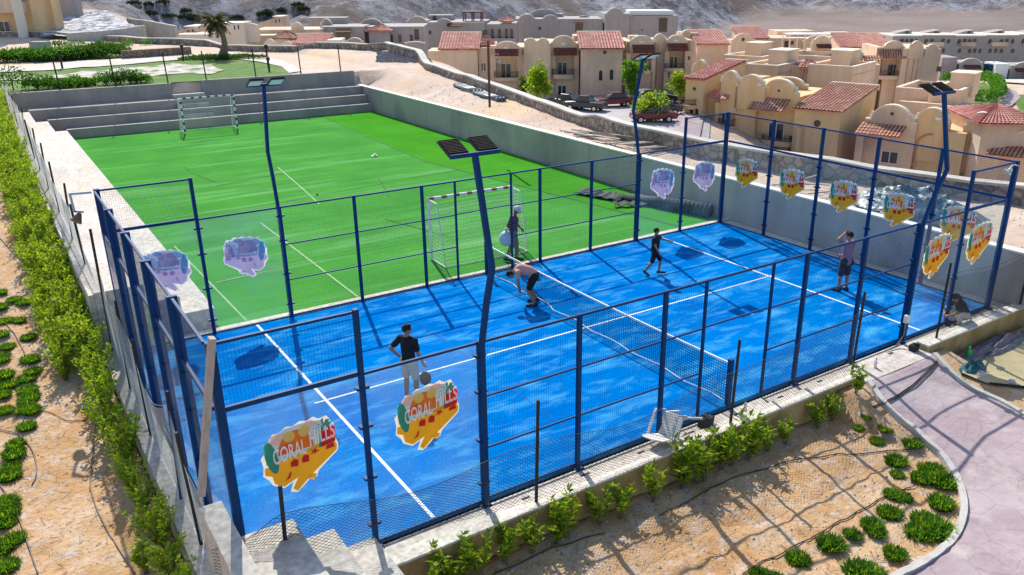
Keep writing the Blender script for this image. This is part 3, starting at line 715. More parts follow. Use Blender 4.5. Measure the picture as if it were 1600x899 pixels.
def glass(parent, P, Q, z0=.03, z1=2.97):
    b = MB(); P, Q = Vector((*P, 0)), Vector((*Q, 0)); d = (Q-P).normalized(); n = Vector((d.y, -d.x, 0))*.0
    A = P+d*.052; B = Q-d*.052
    b.add([(A-n).to_tuple()[:2]+(z0,), (B-n).to_tuple()[:2]+(z0,), (B-n).to_tuple()[:2]+(z1,), (A-n).to_tuple()[:2]+(z1,)], [(0,1,2,3)])
    return b.build('glass_panel', MAT['court_glass'], parent)
def clips(parent, x, y, dx_, dy_):
    for z in (.35, 1.2, 2.1, 2.75):
        b = MB(); b.box(x-.05-abs(dx_)*.05, y-.05-abs(dy_)*.05, z, x+.05+abs(dx_)*.05, y+.05+abs(dy_)*.05, z+.04); b.build('clamp', MAT['blue_paint'], parent)

def side(y, label, near):
    t = thing('padel_court_fence', label, 'court fence', (0, 0, 0), 0)
    zb = -.07 if near else 0
    for i in range(11):
        x = min(max(2*i, -.0), 20.)
        if i in (5,):
            continue
        h = 4. if i in (0, 1, 9, 10) else 3.0
        post(t, x, y, zb, h+.02, .12 if i in (0,10) else .08, .12 if i in (0,10) else .08)
        b = MB(); b.box(x-.09, y-.13 if near else y-.05, zb, x+.09, y+.05 if near else y+.13, zb+.012); 
        for s_ in (-.06,.06): b.tube([(x+s_, y-.10 if near else y+.1, zb+.012),(x+s_, y-.10 if near else y+.1, zb+.04)], .012, 6)
        b.build('base_plate', MAT['blue_paint'], t)
    for x in (9.05, 10.95): post(t, x, y, 0, 3.0, .055, .055, 'gate_post')
    for a, c_ in ((0,2),(18,20)):
        wire_grid(t, (a, y), (c_, y), 3.06, 3.97, .05, .05); rail(t, (a+.05, y), (c_-.05, y), 3.98); rail(t, (a+.05, y), (c_-.05, y), 3.01, .05, .07)
    for a, c_ in ((2,4),(16,18)): rail(t, (a+.05, y), (c_-.05, y), 2.99, .04, .04)
    gl = {}
    for a in (0, 2, 16, 18):
        gl[a] = glass(t, (a, y), (a+2, y)); clips(t, a+2 if a < 10 else a, y, 1, 0)
        rail(t, (a+.05, y), (a+1.95, y), .015, .035, .03, 'bottom_rail')
    for a, c_ in ((4,6),(6,8),(8,9.05),(10.95,12),(12,14),(14,16)):
        wire_grid(t, (a, y), (c_, y), .05, 2.97, .05, .20)
        for z in (.04, 1.03, 2.0): rail(t, (a+.03, y), (c_-.03, y), z, .03, .03)
    if near:
        rail(t, (4.05, y), (15.95, y), 2.99); wire_grid(t, (9.05, y), (10.95, y), 2.05, 2.97, .05, .20); rail(t, (9.05, y), (10.95, y), 2.02, .03, .03)
    else:
        rail(t, (4.05, y), (15.95, y), 2.99); wire_grid(t, (9.05, y), (10.95, y), 2.05, 2.97, .05, .20); rail(t, (9.05, y), (10.95, y), 2.02, .03, .03)
    return t, gl
tn, gn = side(-.05, 'near long side of the blue padel court fence, two logo stickers at its left end', True)
tf, gf = side(10.05, 'far long side of the blue padel court fence between blue court and green pitch', False)
for a, x in ((0,.99),(2,3.03)): sticker(gn[a], x, -.056, 1.97, 0, True)
for a, x in ((16,16.95),(18,18.86)): sticker(gn[a], x, -.060, 2.02, 0, True)
for a, x in ((0,1.15),(2,3.02),(16,17.05),(18,19.02)): sticker(gf[a], x, 10.04, 1.86, 0, False, .98)

def end(x, label, right):
    t = thing('padel_court_fence', label, 'court fence')
    for i in range(5 if not right else 5):
        y = 2*i
        if 0 < i < 5: post(t, x, y+.0, 0, 4.02, .16, .08) if not right else post(t, x, y, 0, 4.02, .10, .08)
    for i in range(5):
        a, c_ = 2*i, 2*i+2
        wire_grid(t, (x, a), (x, c_), 3.06, 3.97, .05, .05)
        rail(t, (x, a+.05), (x, c_-.05), 3.98); rail(t, (x, a+.05), (x, c_-.05), 3.01, .05, .06)
        gp = glass(t, (x, a), (x, c_)); rail(t, (x, a+.05), (x, c_-.05), .015, .035, .03, 'bottom_rail')
        if 0 < i: clips(t, x, a, 0, 1)
        if right: sticker(gp, x-.014, [1.2,3.05,4.98,7.0,9.0][i], 2.03, -math.pi/2, True, .95)
    if not right:
        # braces, a vent bracket on the far corner
        pass
    return t
end(-.05, 'left end of the blue padel court fence seen edge-on, deep blue posts', False)
end(20.05, 'right end of the blue court fence with a row of five logo stickers', True)

def pole(x, y, sgn, tx, label, lens):
    """kinked floodlight pole: bows outward then leans back over the court; sgn=-1 near side, +1 far side"""
    t = thing('floodlight_pole', label, 'floodlight', (x, y, 0)); t['group'] = 'floodlight poles round the padel court'
    b = MB(); pts = [(0,sgn*.09,0),(0,sgn*.09,3.0),(tx*.6,sgn*.22,3.7),(tx,sgn*.40,4.35),(0,sgn*.06,6.0)]
    for p, q in zip(pts, pts[1:]):
        b.bar(p, q, .078, .078)
    for p in pts[1:-1]: b.ball(p, .053, 5)
    b.build('pole', MAT['blue_paint'], t)
    b = MB(); b.bar((-.41,sgn*.06,6.02),(.41,sgn*.06,6.02), .055, .06); b.build('crossbar', MAT['blue_paint'], t)
    for s_ in (-.25,.25):
        f = MB(); M = Matrix.Translation((s_, -sgn*.14, 6.11)) @ Matrix.Rotation(-sgn*R(24), 4, 'X')
        f.obox(M, .34, .38, .04)
        for k in range(10): f.obox(M @ Matrix.Translation((0, -.165+k*.036, .029)), .32, .007, .02)
        fo = f.build('floodlight', MAT['black_paint'], t)
        l = MB(); l.obox(M @ Matrix.Translation((0, 0, -.024)), .30, .33, .006); l.build('lens', MAT['lamp_lens'], fo)
    return t
pole(4, -.05, -1, .04, 'tall bent blue floodlight pole standing in front of the near fence, left of the net', False)
pole(16, -.05, -1, .06, 'bent blue floodlight pole at the near right of the court before the stickered glass', False)
pole(4, 10.05, 1, -.0, 'blue floodlight pole between the green pitch and the far left of the court', True)
pole(16, 10.05, 1, -.02, 'bent blue floodlight pole by the far fence, in front of the parked cars', True)

# net
t = thing('padel_net', 'sagging black court net with white top tape across the blue court', 'net', (10,5,0))
for y in (-4.98, 4.98):
    b = MB(); b.box(-.05, y-.05, -.05, .05, y+.05, 1.05); b.build('net_post', MAT['blue_paint'], t, bevel=.006)
def nz_(y): return .88+.06*(y/4.9)**2
b = MB(); N = 150
for i in range(N+1):
    y = -4.9+9.8*i/N; b.add([(0,y-.006,.03),(0,y+.006,.03),(0,y+.006,nz_(y)),(0,y-.006,nz_(y))], [(0,1,2,3)])
for k in range(1, 14):
    for i in range(20):
        y0, y1 = -4.9+9.8*i/20, -4.9+9.8*(i+1)/20; z0, z1 = .03+(nz_(y0)-.03)*k/14, .03+(nz_(y1)-.03)*k/14
        b.add([(.002,y0,z0-.006),(.002,y1,z1-.006),(.002,y1,z1+.006),(.002,y0,z0+.006)], [(0,1,2,3)])
b.build('mesh', MAT['black_net'], t)
b = MB(); ys = [-4.92+9.84*i/30 for i in range(31)]
for y0, y1 in zip(ys, ys[1:]): b.bar((0,y0,nz_(y0)),(0,y1,nz_(y1)), .03, .04)
b.build('top_tape', MAT['net_white'], t)
b = MB(); r_ = random.Random(2); pts = [(.05*math.sin(i*1.3)+r_.uniform(-.02,.02)+(.10 if i > 18 else 0), -4.8+9.6*i/28, .03) for i in range(29)]
b.tube(pts, .013, 6); b.build('bottom_rope', MAT['net_white'], t)

# ================================================================== GOALS
def goal(x, y, rz, label, netback):
    t = thing('football_goal', label, 'goal', (x, y, 0), rz); W, H = 3.0, 2.0
    for sx in (0, W):
        b = MB(); b.box(sx-.04, -.04, 0, sx+.04, .04, H-.041); b.build('goal_post', MAT['post_stripe' if not netback else 'net_white'], t)
    b = MB(); b.box(-.04, -.04, H-.04, W+.04, .04, H+.04); b.build('crossbar', MAT['bar_stripe' if netback else 'bar_dark'], t)
    b = MB()
    for sx in (0, W):
        b.tube([(sx,0,H-.02),(sx,.55,H-.04),(sx,.62,H-.12),(sx,1.0,.05)], .02, 6); b.tube([(sx,0,.03),(sx,1.0,.03)], .02, 6)
    b.tube([(0,1.0,.03),(W,1.0,.03)], .02, 6); b.build('frame', MAT['net_white'], t)
    b = MB()
    def q(a, c_): b.bar(a, c_, .005, .005)
    for i in range(26):
        x_ = W*i/25; q((x_,.6,H-.1),(x_,1.0,.05))
    for k in range(17):
        f = k/16; q((0,.6+.4*f,H-.1-1.85*f),(W,.6+.4*f,H-.1-1.85*f))
    for sx in (0, W):
        for k in range(16):
            z = .08+k*.115; e = 1.0-.4*(z/1.9); q((sx,0,z),(sx,e,z))
        for k in range(1, 8): q((sx,.12*k,.03),(sx,.12*k if k < 6 else .12*k,H-.1 if k < 5 else H-.1-.9*(k-4)/3))
    b.build('net', MAT['net_white'], t)
    return t
goal(12.25, 12.1, math.pi-.03, 'white goal with red-striped crossbar just behind the far court fence', True)
goal(8.0, 41.0, .03, 'small far goal with black and white posts before the bleacher stairs', False)

# ================================================================== CHAIN-LINK FENCES
def chain(parent, pts, z0, tops, pitch=.10, t=.0045, m='wire'):
    """diamond wire between plan points; tops = wire height at each point, sag and lean between them"""
    b = MB(); S = [0]
    for p, q in zip(pts, pts[1:]): S.append(S[-1]+math.dist(p, q))
    def at(s, h):
        s = min(max(s, 0), S[-1]-1e-4); i = max(k for k in range(len(S)) if S[k] <= s); i = min(i, len(pts)-2)
        f = (s-S[i])/(S[i+1]-S[i]); x = lerp(pts[i][0], pts[i+1][0], f); y = lerp(pts[i][1], pts[i+1][1], f)
        T = lerp(tops[i], tops[i+1], f) - .30*math.sin(math.pi*f)**2*(.4+.6*((i*37) % 3)/2)
        zz0 = lerp(z0[i], z0[i+1], f) if isinstance(z0, list) else z0
        w_ = .05*math.sin(s*1.7)*h*h
        d = Vector((pts[i+1][0]-pts[i][0], pts[i+1][1]-pts[i][1])).normalized()
        return Vector((x-d.y*w_, y+d.x*w_, zz0+.03+(T-zz0-.03)*h))
    H = max(tops)-(min(z0) if isinstance(z0, list) else z0); nh = int(round(H/pitch)); k = int(S[-1]/pitch)
    for sgn in (1, -1):
        for i in range(-nh if sgn > 0 else 0, k+(nh if sgn < 0 else 0)+1):
            prev = None
            for j in range(0, nh+1, 2):
                s = (i+sgn*j)*pitch
                if s < -1e-6 or s > S[-1]+1e-6: prev = None; continue
                p = at(s, j/nh)
                if prev is not None:
                    d = (p-prev).normalized(); n = d.cross(Vector((.3,-.8,.5))).normalized()*t/2; u_ = d.cross(n).normalized()*t/2
                    V = [prev-n-u_*.6, prev+n-u_*.6, prev+u_, p-n-u_*.6, p+n-u_*.6, p+u_]
                    b.add(V, [(0,1,4,3),(1,2,5,4),(2,0,3,5)])
                prev = p
    prev = None
    for i in range(0, int(S[-1]/.2)+1):
        p = at(i*.2, 1.)
        if prev is not None: b.bar(prev, p, .006, .006)
        prev = p
    return b.build('chain_link', MAT[m], parent)
def cpost(parent, x, y, z0, z1, lean=0.):
    b = MB(); b.tube([(x,y,z0),(x+lean,y,z1)], .030, 8); return b.build('post', MAT['black_paint'], parent)
tN = thing('chain_link_fence', 'chain-link fence with black posts on the ochre garden wall before the blue court', 'fence')
np_ = [(.45,1.96,.5),(4.7,1.98,.03),(9.42,1.86,.03),(13.3,2.02,.03)]
for x, h, z in np_: cpost(tN, x, -.62, z, h, .05)
chain(tN, [(-.5,-.66)]+[(x,-.66) for x, *_ in np_], [.9,.6,.04,.04,.04], [1.35,1.5,1.2,1.25,1.6], .095, .006, 'wire_dark')
tR = thing('chain_link_fence', 'chain-link fence with black posts right of the path opening', 'fence')
for x, h in ((16.62,2.05),(20.6,2.0),(23.9,2.)): cpost(tR, x, -.62, .1, h, .04)
chain(tR, [(16.62,-.66),(20.6,-.66),(23.9,-.66)], .11, [1.75,1.7,1.7], .095, .006, 'wire_dark')
tL = thing('chain_link_fence', 'sagging chain-link fence with dark posts between the left hedge and the bleachers', 'fence')
lp = [(-.36,.2),(-.32,1.5),(-.30,3.0),(-.32,5.6),(-.30,8.0),(-.30,10.4),(-.30,13.2),(-.30,15.9),(-.28,19.5),(-.25,23.3),(-.22,27.0),(-.2,29.6),(-.2,33.5),(-.22,38.7),(-.24,45.4)]
zb = [1.42 if y < .4 else 0. if y < 10.6 else 1.44 for x, y in lp]
for i, (x, y) in enumerate(lp):
    if i in (0,): continue
    cpost(tL, x, y, zb[i]-.02, (2.05 if y < 10.3 else 3.05), [.05,-.06,.08,.0,.05][i % 5])
chain(tL, lp, [1.0,0,0,0,0,0]+[1.44]*9, [1.6,1.5,1.7,1.55,1.85,2.0]+[2.5,2.7,2.45,2.85,2.8,2.9,2.9,3.0,3.0], .11, .0045, 'wire_light')
for i, (u, v) in enumerate([(93,137),(180,131),(262,126),(322,122),(400,121),(470,112),(532,107)]):
    p = gd(u, v, 1); y = 46.15; d = ray(u, v); q = CAM+d*((46.15-CAM.y)/d.y)
    b = MB(); b.tube([(0,0,0),(-.06,0,1.85)], .04, 7); o = b.build('fence_post', MAT['black_paint']); o.location = (q.x, 46.15, 2.34)
    tag(o, ['bare dark fence post on the far bleacher wall, leftmost', 'bare dark fence post on the far bleacher wall, left of its gap', 'bare dark fence post at the left side of the stair gap in the far wall',
            'bare dark fence post at the right side of the stair gap in the far wall', 'bare dark fence post on the far wall behind the left floodlight pole', 'dark fence post with a green rag near the far wall corner', 'bare dark fence post at the right corner of the far bleacher wall'][i], 'post', 'posts along the far bleacher wall')
b = MB(); b.obox(Matrix.Translation((0,0,0)), .05, .12, 5.2); o = b.build('leaning_plank', MAT['plank_grey'])
o.location = (-.215,-.24,3.05); o.rotation_euler = (0, R(11.5), 0); o.scale = (1.6,1,.43); tag(o, 'grey weathered plank leaning against the near left corner post of the court', 'plank')

# ================================================================== PLANTS
ORD = ['first','second','third','fourth','fifth','sixth','seventh','eighth','ninth','tenth','eleventh','twelfth','thirteenth','fourteenth','fifteenth','sixteenth','seventeenth','eighteenth','nineteenth','twentieth','twenty-first','twenty-second','twenty-third','twenty-fourth','twenty-fifth','twenty-sixth','twenty-seventh','twenty-eighth','twenty-ninth','thirtieth','thirty-first','thirty-second','thirty-third','thirty-fourth','thirty-fifth','thirty-sixth']
def leaf(b, p, d, L, W, rg, m=0):
    d = d.normalized(); s = d.cross(Vector((rg.uniform(-1,1), rg.uniform(-1,1), rg.uniform(-1,1)))).normalized()*W/2
    k = d.cross(s).normalized()*L*.12
    b.add([p, p+d*L*.45+s+k, p+d*L, p+d*L*.45-s+k], [(0,1,2,3)], m)
def shrub_mesh(seed, h, r, stems, leaves, L=.09, W=.035, base=.12):
    rg = random.Random(seed); b = MB(); tips = []
    for i in range(stems):
        a = rg.uniform(0, 2*math.pi); rr = r*rg.uniform(.15,1)**.7; hh = h*rg.uniform(.6,1.05)
        p0 = Vector((rg.uniform(-.05,.05), rg.uniform(-.05,.05), 0)); p1 = Vector((math.cos(a)*rr*.5, math.sin(a)*rr*.5, hh*.5)); p2 = Vector((math.cos(a)*rr, math.sin(a)*rr, hh))
        b.tube([p0, p1, p2], [.009,.007,.003], 4, 1); tips.append((p0, p1, p2))
    for i in range(leaves):
        p0, p1, p2 = rg.choice(tips); t = rg.uniform(base/h, 1)**.75
        q = (p0.lerp(p1, t*2) if t < .5 else p1.lerp(p2, t*2-1))
        d = Vector((rg.gauss(0,1), rg.gauss(0,1), rg.uniform(.1,1.4)))
        q = q+Vector((rg.gauss(0,.02), rg.gauss(0,.02), rg.gauss(0,.02)))
        leaf(b, q, d, L*rg.uniform(.6,1.25), W*rg.uniform(.7,1.2), rg, 0 if rg.random() < .8 else 2)
    return b
def plant(mesh, name, loc, rz, s, label, cat, group=None):
    """thing (Empty) with foliage and stems as one foliage part plus its own stem part"""
    o = bpy.data.objects.new(name, mesh); col.objects.link(o); o.location = loc; o.rotation_euler = (0, 0, rz)
    o.scale = (s, s, s*rnd.uniform(.9,1.1)); return tag(o, label, cat, group)
hedgeM = [shrub_mesh(i, .95, .42, 16, 620, .10, .045, .1).mesh('hedge_bush', [MAT['leaf_bright'], MAT['bark'], MAT['leaf_mid']]) for i in range(5)]
sparseM = [shrub_mesh(40+i, .80, .27, 8, 210, .14, .058, .15).mesh('young_shrub', [MAT['leaf_bright'], MAT['bark'], MAT['leaf_mid']]) for i in range(5)]
y = -1.7; i = 0
while y < 46:
    x = -.84+rnd.uniform(-.07,.07)-(.06 if y > 8 else 0)
    s = rnd.uniform(.75,1.1)*(1.12 if y > 9 else 1.0 if y > 5 else .9)
    nm = 'bright green bush in the dense hedge along the left chain-link fence' if y > 7 else 'light green leafy bush with bare stems, %s from the near end of the left hedge' % ORD[min(i,35)]
    plant(hedgeM[i % 5], 'hedge_bush', (x, y, gh(x, y)-.02), rnd.uniform(0, 6), s, nm, 'bush', 'hedge bushes dense part' if y > 7 else 'hedge bushes near part')
    if y > 9:
        x2 = x-.48; plant(hedgeM[(i+2) % 5], 'hedge_bush', (x2+rnd.uniform(-.08,.08), y+.2, gh(x2, y)-.02), rnd.uniform(0, 6), s*rnd.uniform(.7,.95), nm, 'bush', 'hedge bushes dense part')
    y += rnd.uniform(.38,.52) if y > 7 else rnd.uniform(.55,.8); i += 1
p = gz(232, 885, -.5); plant(sparseM[0], 'young_shrub', (p.x-.05, p.y-.2, gh(p.x, p.y)), 1, .8, 'yellow-green small shrub at the bottom left foot of the hedge', 'shrub').data
# near bed shrubs along the ochre wall
near = [(715,885),(745,880),(790,872),(830,838),(868,838),(885,812),(938,800),(965,795),(1015,785),(1062,762),(1088,742),(1095,748),(1128,715),(1140,745),(1165,722),(1198,692),(1222,690),(1272,668),(1300,640),(1332,618),(690,897)]
for k, (u, v) in enumerate(near):
    d = ray(u, v+8); q = CAM+d*((-1.02-CAM.y)/d.y); x = q.x; y = -1.0-rnd.uniform(0,.12)
    big = 1.25 if 1050 < u < 1180 else .85 if u > 1190 else 1.0
    plant(sparseM[k % 5], 'young_shrub', (x, y, gh(x, y)-.02), k*1.3, big*rnd.uniform(.85,1.1), ORD[sorted(q_[0] for q_ in near).index(u)]+' young green shrub from the left at the foot of the ochre garden wall', 'shrub', 'row of young shrubs at the ochre wall')
# grassy tufts
def tuft_mesh(seed):
    rg = random.Random(seed); b = MB()
    for i in range(620):
        a = rg.uniform(0, 6.28); rr = .19*math.sqrt(rg.random()); p = Vector((math.cos(a)*rr, math.sin(a)*rr, 0)); L = .20*rg.uniform(.6,1.1)
        d = Vector((math.cos(a)*rr*2.6+rg.gauss(0,.2), math.sin(a)*rr*3.2+rg.gauss(0,.35), .65)).normalized()
        s = Vector((-d.y, d.x, 0)); s = (s.normalized() if s.length > .01 else Vector((1,0,0)))*.012
        L *= .8; e = p+d*L; b.add([p-s, p+s, p+d*L*.6+s*.9, e, p+d*L*.6-s*.9], [(0,1,2,3,4)], 0 if rg.random() < .75 else 1)
    return b.mesh('grass_tuft', [MAT['tuft'], MAT['leaf_bright']])
tuftM = [tuft_mesh(i) for i in range(4)]
left_t = [(0,455),(0,478),(22,466),(30,498),(38,470),(8,500),(45,525),(12,540),(48,560),(5,555),(42,590),(52,578),(5,585),(44,608),(12,600),(46,622),(5,615),(40,638),(50,640),(8,640),(42,665),(25,692),(22,708),(2,560),(2,520),(18,728),(15,742),(10,785),(12,800),(10,815),(22,842),(10,850),(8,885),(0,790),(0,860)]
for k, (u, v) in enumerate(left_t):
    q = on_ground(u, v+4); plant(tuftM[k % 4], 'grass_tuft', (q.x, q.y, gh(q.x, q.y)-.01), k, rnd.uniform(.75,.98), ('small green tuft in the outer left row of the left bed, %s from the top' if u < 25 else 'small green tuft in the inner row of the left bed, %s from the top') % ORD[sorted((q_[1], q_[0]) for q_ in left_t if (q_[0] < 25) == (u < 25)).index((v, u))], 'ground plant', 'tufts on the left bed')
right_t = [(1355,648,.6),(1342,665,.6),(1383,667,.8),(1370,686,.8),(1425,690,1.),(1400,718,1.1),(1402,738,.7),(1395,770,.9),(1410,775,.9),(1455,735,1.3),(1470,750,1.5),(1440,745,1.1),(1470,785,1.2),(1390,800,1.1),(1362,818,1.),(1368,828,.9),(1332,832,.8),(1298,848,1.2),(1448,815,1.4),(1462,828,1.6),(1438,832,1.3),(1398,863,1.),(1246,872,1.),(1345,892,1.4),(1360,895,1.2),(1188,897,.9),(1210,905,1.)]
for k, (u, v, s) in enumerate(right_t):
    q = on_ground(u, v+5); plant(tuftM[k % 4], 'grass_tuft', (q.x, q.y, gh(q.x, q.y)-.01), k, s*.86, '%s grassy tuft on the right bed, %s from the path opening downwards' % ('big' if s >= 1.3 else 'medium' if s >= .95 else 'small', ORD[sorted((q_[1], q_[0]) for q_ in right_t).index((v, u))]), 'ground plant', 'tufts on the right bed')
# drip hoses
def hose(pix, label, m='hose', r=.011):
    P = []
    for u, v in pix:
        q = on_ground(u, v); P.append(Vector((q.x, q.y, 0)))
    Q = []
    for a, c_ in zip(P, P[1:]):
        n_ = max(2, int((c_-a).length/.12))
        for k in range(n_): Q.append(a.lerp(c_, k/n_))
    Q.append(P[-1])
    for _ in range(3): Q = [Q[0]]+[(Q[i-1]+Q[i]*2+Q[i+1])/4 for i in range(1, len(Q)-1)]+[Q[-1]]
    b = MB(); b.tube([(p.x, p.y, gh(p.x, p.y)+r+.012) for p in Q], r, 6)
    return tag(b.build('drip_hose', MAT[m], smooth=True), label, 'hose')
hose([(212,899),(180,850),(152,800),(140,760),(146,700),(150,650),(140,600),(122,570),(88,560),(118,640),(150,655)][:7]+[(128,520),(95,480),(60,440),(25,400),(0,372)], 'long pale drip hose running up the middle of the left soil bed')
hose([(60,899),(40,840),(22,790),(0,760)], 'pale drip hose at the bottom left corner of the left bed')
hose([(150,655),(110,662),(66,642)], 'short dark cross hose joining the tufts to the middle hose', 'hose_dark', .008)
hose([(150,660),(190,655),(225,652)], 'short dark cross hose between the middle hose and the hedge', 'hose_dark', .008)
hose([(225,652),(232,700),(245,745),(262,800),(290,835),(305,850)], 'drip hose along the foot of the near hedge bushes')
hose([(0,500),(22,520),(40,555),(48,600),(40,640),(20,660)], 'thin pale hose looping between the left tufts')
hose([(0,672),(30,678),(52,705),(60,740),(50,760)], 'curled grey hose beside the lower left tufts')
hose([(700,899),(790,850),(850,812),(905,792),(960,768),(1040,745),(1090,720),(1140,712)], 'dark drip hose in the near bed at the foot of the young shrubs', 'hose_dark')
hose([(770,899),(850,862),(905,845),(945,835)], 'dark drip hose crossing the near bed at the bottom of the picture', 'hose_dark')
hose([(1030,808),(1130,755),(1170,740),(1230,722),(1300,712),(1380,706),(1420,704)], 'dark drip hose crossing the sandy bed above the tufts', 'hose_dark')
hose([(1160,899),(1240,855),(1290,830),(1340,800),(1380,778),(1430,760)], 'dark drip hose threading between the tufts of the right bed', 'hose_dark')
def cable(pix, z, label):
    b = MB(); P = [gz(u, v, zz) for (u, v), zz in zip(pix, z)]; b.tube([(p.x, p.y, p.z) for p in P], .02, 6); tag(b.build('cable', MAT['hose_dark'], smooth=True), label, 'cable')
cab = [(1366,644),(1400,628),(1430,608),(1448,590),(1464,572)]
b = MB(); P = [on_ground(u, v) for u, v in cab]; b.tube([(p.x, p.y, p.z+.10) for p in P], .017, 6); b.tube([(p.x+.05*math.sin(i*2), p.y+.05, p.z+.10) for i, p in enumerate(P)], .015, 6)
tag(b.build('cable', MAT['hose_dark'], smooth=True), 'thick black cable lying across the pink path from the ochre wall', 'cable')
# pebbles (nobody could count them)
b = MB(); rg = random.Random(5)
def peb(x, y, r):
    z = gh(x, y); q = [Vector((rg.uniform(-1,1), rg.uniform(-1,1), rg.uniform(-.4,.8)))*r for _ in range(6)]
    b.add([(x-r,y,z),(x,y-r*.8,z),(x+r*.9,y+.1*r,z),(x,y+r,z),(x+rg.uniform(-.3,.3)*r,y,z+r*rg.uniform(.5,.9)),(x,y,z-r*.3)], [(0,1,4),(1,2,4),(2,3,4),(3,0,4)])
for _ in range(3800):
    x = rg.uniform(1.5,13.2); y = rg.uniform(-5.5,-1.0); peb(x, y, rg.choice((.008,.01,.014,.02,.03))*rg.uniform(.7,1.3))
for _ in range(1400): peb(rg.uniform(-3.2,-.9), rg.uniform(-1,16), rg.choice((.008,.012,.018))*rg.uniform(.7,1.3))
for _ in range(2600): x = rg.uniform(20.9,25.5); y = rg.uniform(-3,40); peb(x, y, rg.choice((.012,.018,.025,.05))*rg.uniform(.6,1.2))
tag(b.build('pebbles', MAT['pebble']), 'small stones scattered over the soil beds and the sand strip', 'pebbles', kind='stuff')
# dry twigs
b = MB()
for _ in range(420):
    if rg.random() < .6: x, y = rg.uniform(2,13), rg.uniform(-4.8,-1.1)
    else: x, y = rg.uniform(-3,-1), rg.uniform(0,14)
    a = rg.uniform(0,6.28); L = rg.uniform(.05,.2); z = gh(x, y); b.bar((x,y,z+.01),(x+math.cos(a)*L,y+math.sin(a)*L,z+.02+rg.uniform(0,.05)), .006)
tag(b.build('dry_twigs', MAT['bark']), 'dry twigs and leaf litter on the soil beds', 'twigs', kind='stuff')

# trees
def tree(name, loc, h, r, seed, leafm, label, group=None, n=1500, L=.30, squash=1., trunk=.35, lumps=9):
    rg = random.Random(seed); t = thing(name, label, 'tree', loc, 0, group)
    b = MB(); b.tube([(0,0,-.3),(rg.uniform(-.1,.1)*r,rg.uniform(-.1,.1)*r,h*trunk),(0,0,h*.75)], [h*.028,h*.02,h*.006], 7)
    C = []
    for i in range(lumps):
        a = rg.uniform(0, 6.28); rr = r*rg.uniform(.1,.75); zz = h*lerp(trunk, .92, rg.random())
        shrink = 1-.5*abs((zz/h-.6)/.45); c_ = Vector((math.cos(a)*rr*shrink, math.sin(a)*rr*shrink, zz)); C.append((c_, r*rg.uniform(.28,.5)))
        b.tube([(0,0,h*trunk*rg.uniform(.7,1.1)), tuple(c_*.6+Vector((0,0,c_.z*.36))), tuple(c_)], [h*.012,h*.007,h*.002], 5)
    b.build('trunk', MAT['bark'], t)
    f = MB()
    for i in range(n):
        c_, cr_ = rg.choice(C); d = Vector((rg.gauss(0,1), rg.gauss(0,1), rg.gauss(0,1))).normalized()
        p = c_+d*cr_*rg.uniform(.35,1.05)*Vector((1,1,squash)).length/1.73
        leaf(f, p, d+Vector((rg.gauss(0,.6), rg.gauss(0,.6), rg.gauss(0,.6))), L*rg.uniform(.6,1.2), L*.5, rg, 0 if rg.random() < .7 else 1)
    f.build('crown', [MAT[leafm], MAT['leaf_mid']], t); return t
def bush(loc, rx, ry, h, seed, m, label, cat='bush', n=700, L=.2, group=None, rz=0):
    rg = random.Random(seed); f = MB(); f.tube([(0,0,-.1),(0,0,h*.5)], .04, 5, 1)
    for i in range(n):
        a = rg.uniform(0,6.28); q = math.sqrt(rg.random()); e = rg.uniform(0,1)
        p = Vector((math.cos(a)*rx*q, math.sin(a)*ry*q, h*(1-q*q*.55)*rg.uniform(.25,1.0)))
        leaf(f, p, Vector((p.x/rx, p.y/ry, .7))+Vector((rg.gauss(0,.5), rg.gauss(0,.5), rg.gauss(0,.4))), L*rg.uniform(.6,1.2), L*.45, rg, 0 if rg.random() < .75 else 2)
    o = f.build('bush', [MAT[m], MAT['bark'], MAT['leaf_dark']]); o.location = loc; o.rotation_euler = (0,0,rz); return tag(o, label, cat, group)

# ================================================================== PEOPLE
def caps(b, p, q, r0, r1, n=14):
    p, q = Vector(p), Vector(q); d = q-p; L = d.length
    if L < 1e-5: b.ball(p, r0, 8); return
    d /= L; k = 4; pts = []; rr = []
    for i in range(k, 0, -1): a = math.pi/2*i/k; pts.append(p-d*r0*math.sin(a)); rr.append(max(r0*math.cos(a), .001))
    pts.append(p); rr.append(r0); pts.append(q); rr.append(r1)
    for i in range(1, k+1): a = math.pi/2*i/k; pts.append(q+d*r1*math.sin(a)); rr.append(max(r1*math.cos(a), .001))
    b.tube(pts, rr, n)
def skinned(name, b, m, parent, voxel, smooth_it=6):
    me = b.mesh('tmp', MAT[m]); o = bpy.data.objects.new('tmp', me); col.objects.link(o)
    r = o.modifiers.new('r', 'REMESH'); r.mode = 'VOXEL'; r.voxel_size = voxel; r.use_smooth_shade = True
    s = o.modifiers.new('s', 'SMOOTH'); s.iterations = smooth_it; s.factor = .5
    dg = bpy.context.evaluated_depsgraph_get(); me2 = bpy.data.meshes.new_from_object(o.evaluated_get(dg)); me2.name = name
    bpy.data.objects.remove(o); bpy.data.meshes.remove(me)
    me2.materials.clear(); me2.materials.append(MAT[m]); me2.polygons.foreach_set('use_smooth', [True]*len(me2.polygons))
    o = bpy.data.objects.new(name, me2); col.objects.link(o); o.parent = parent; return o
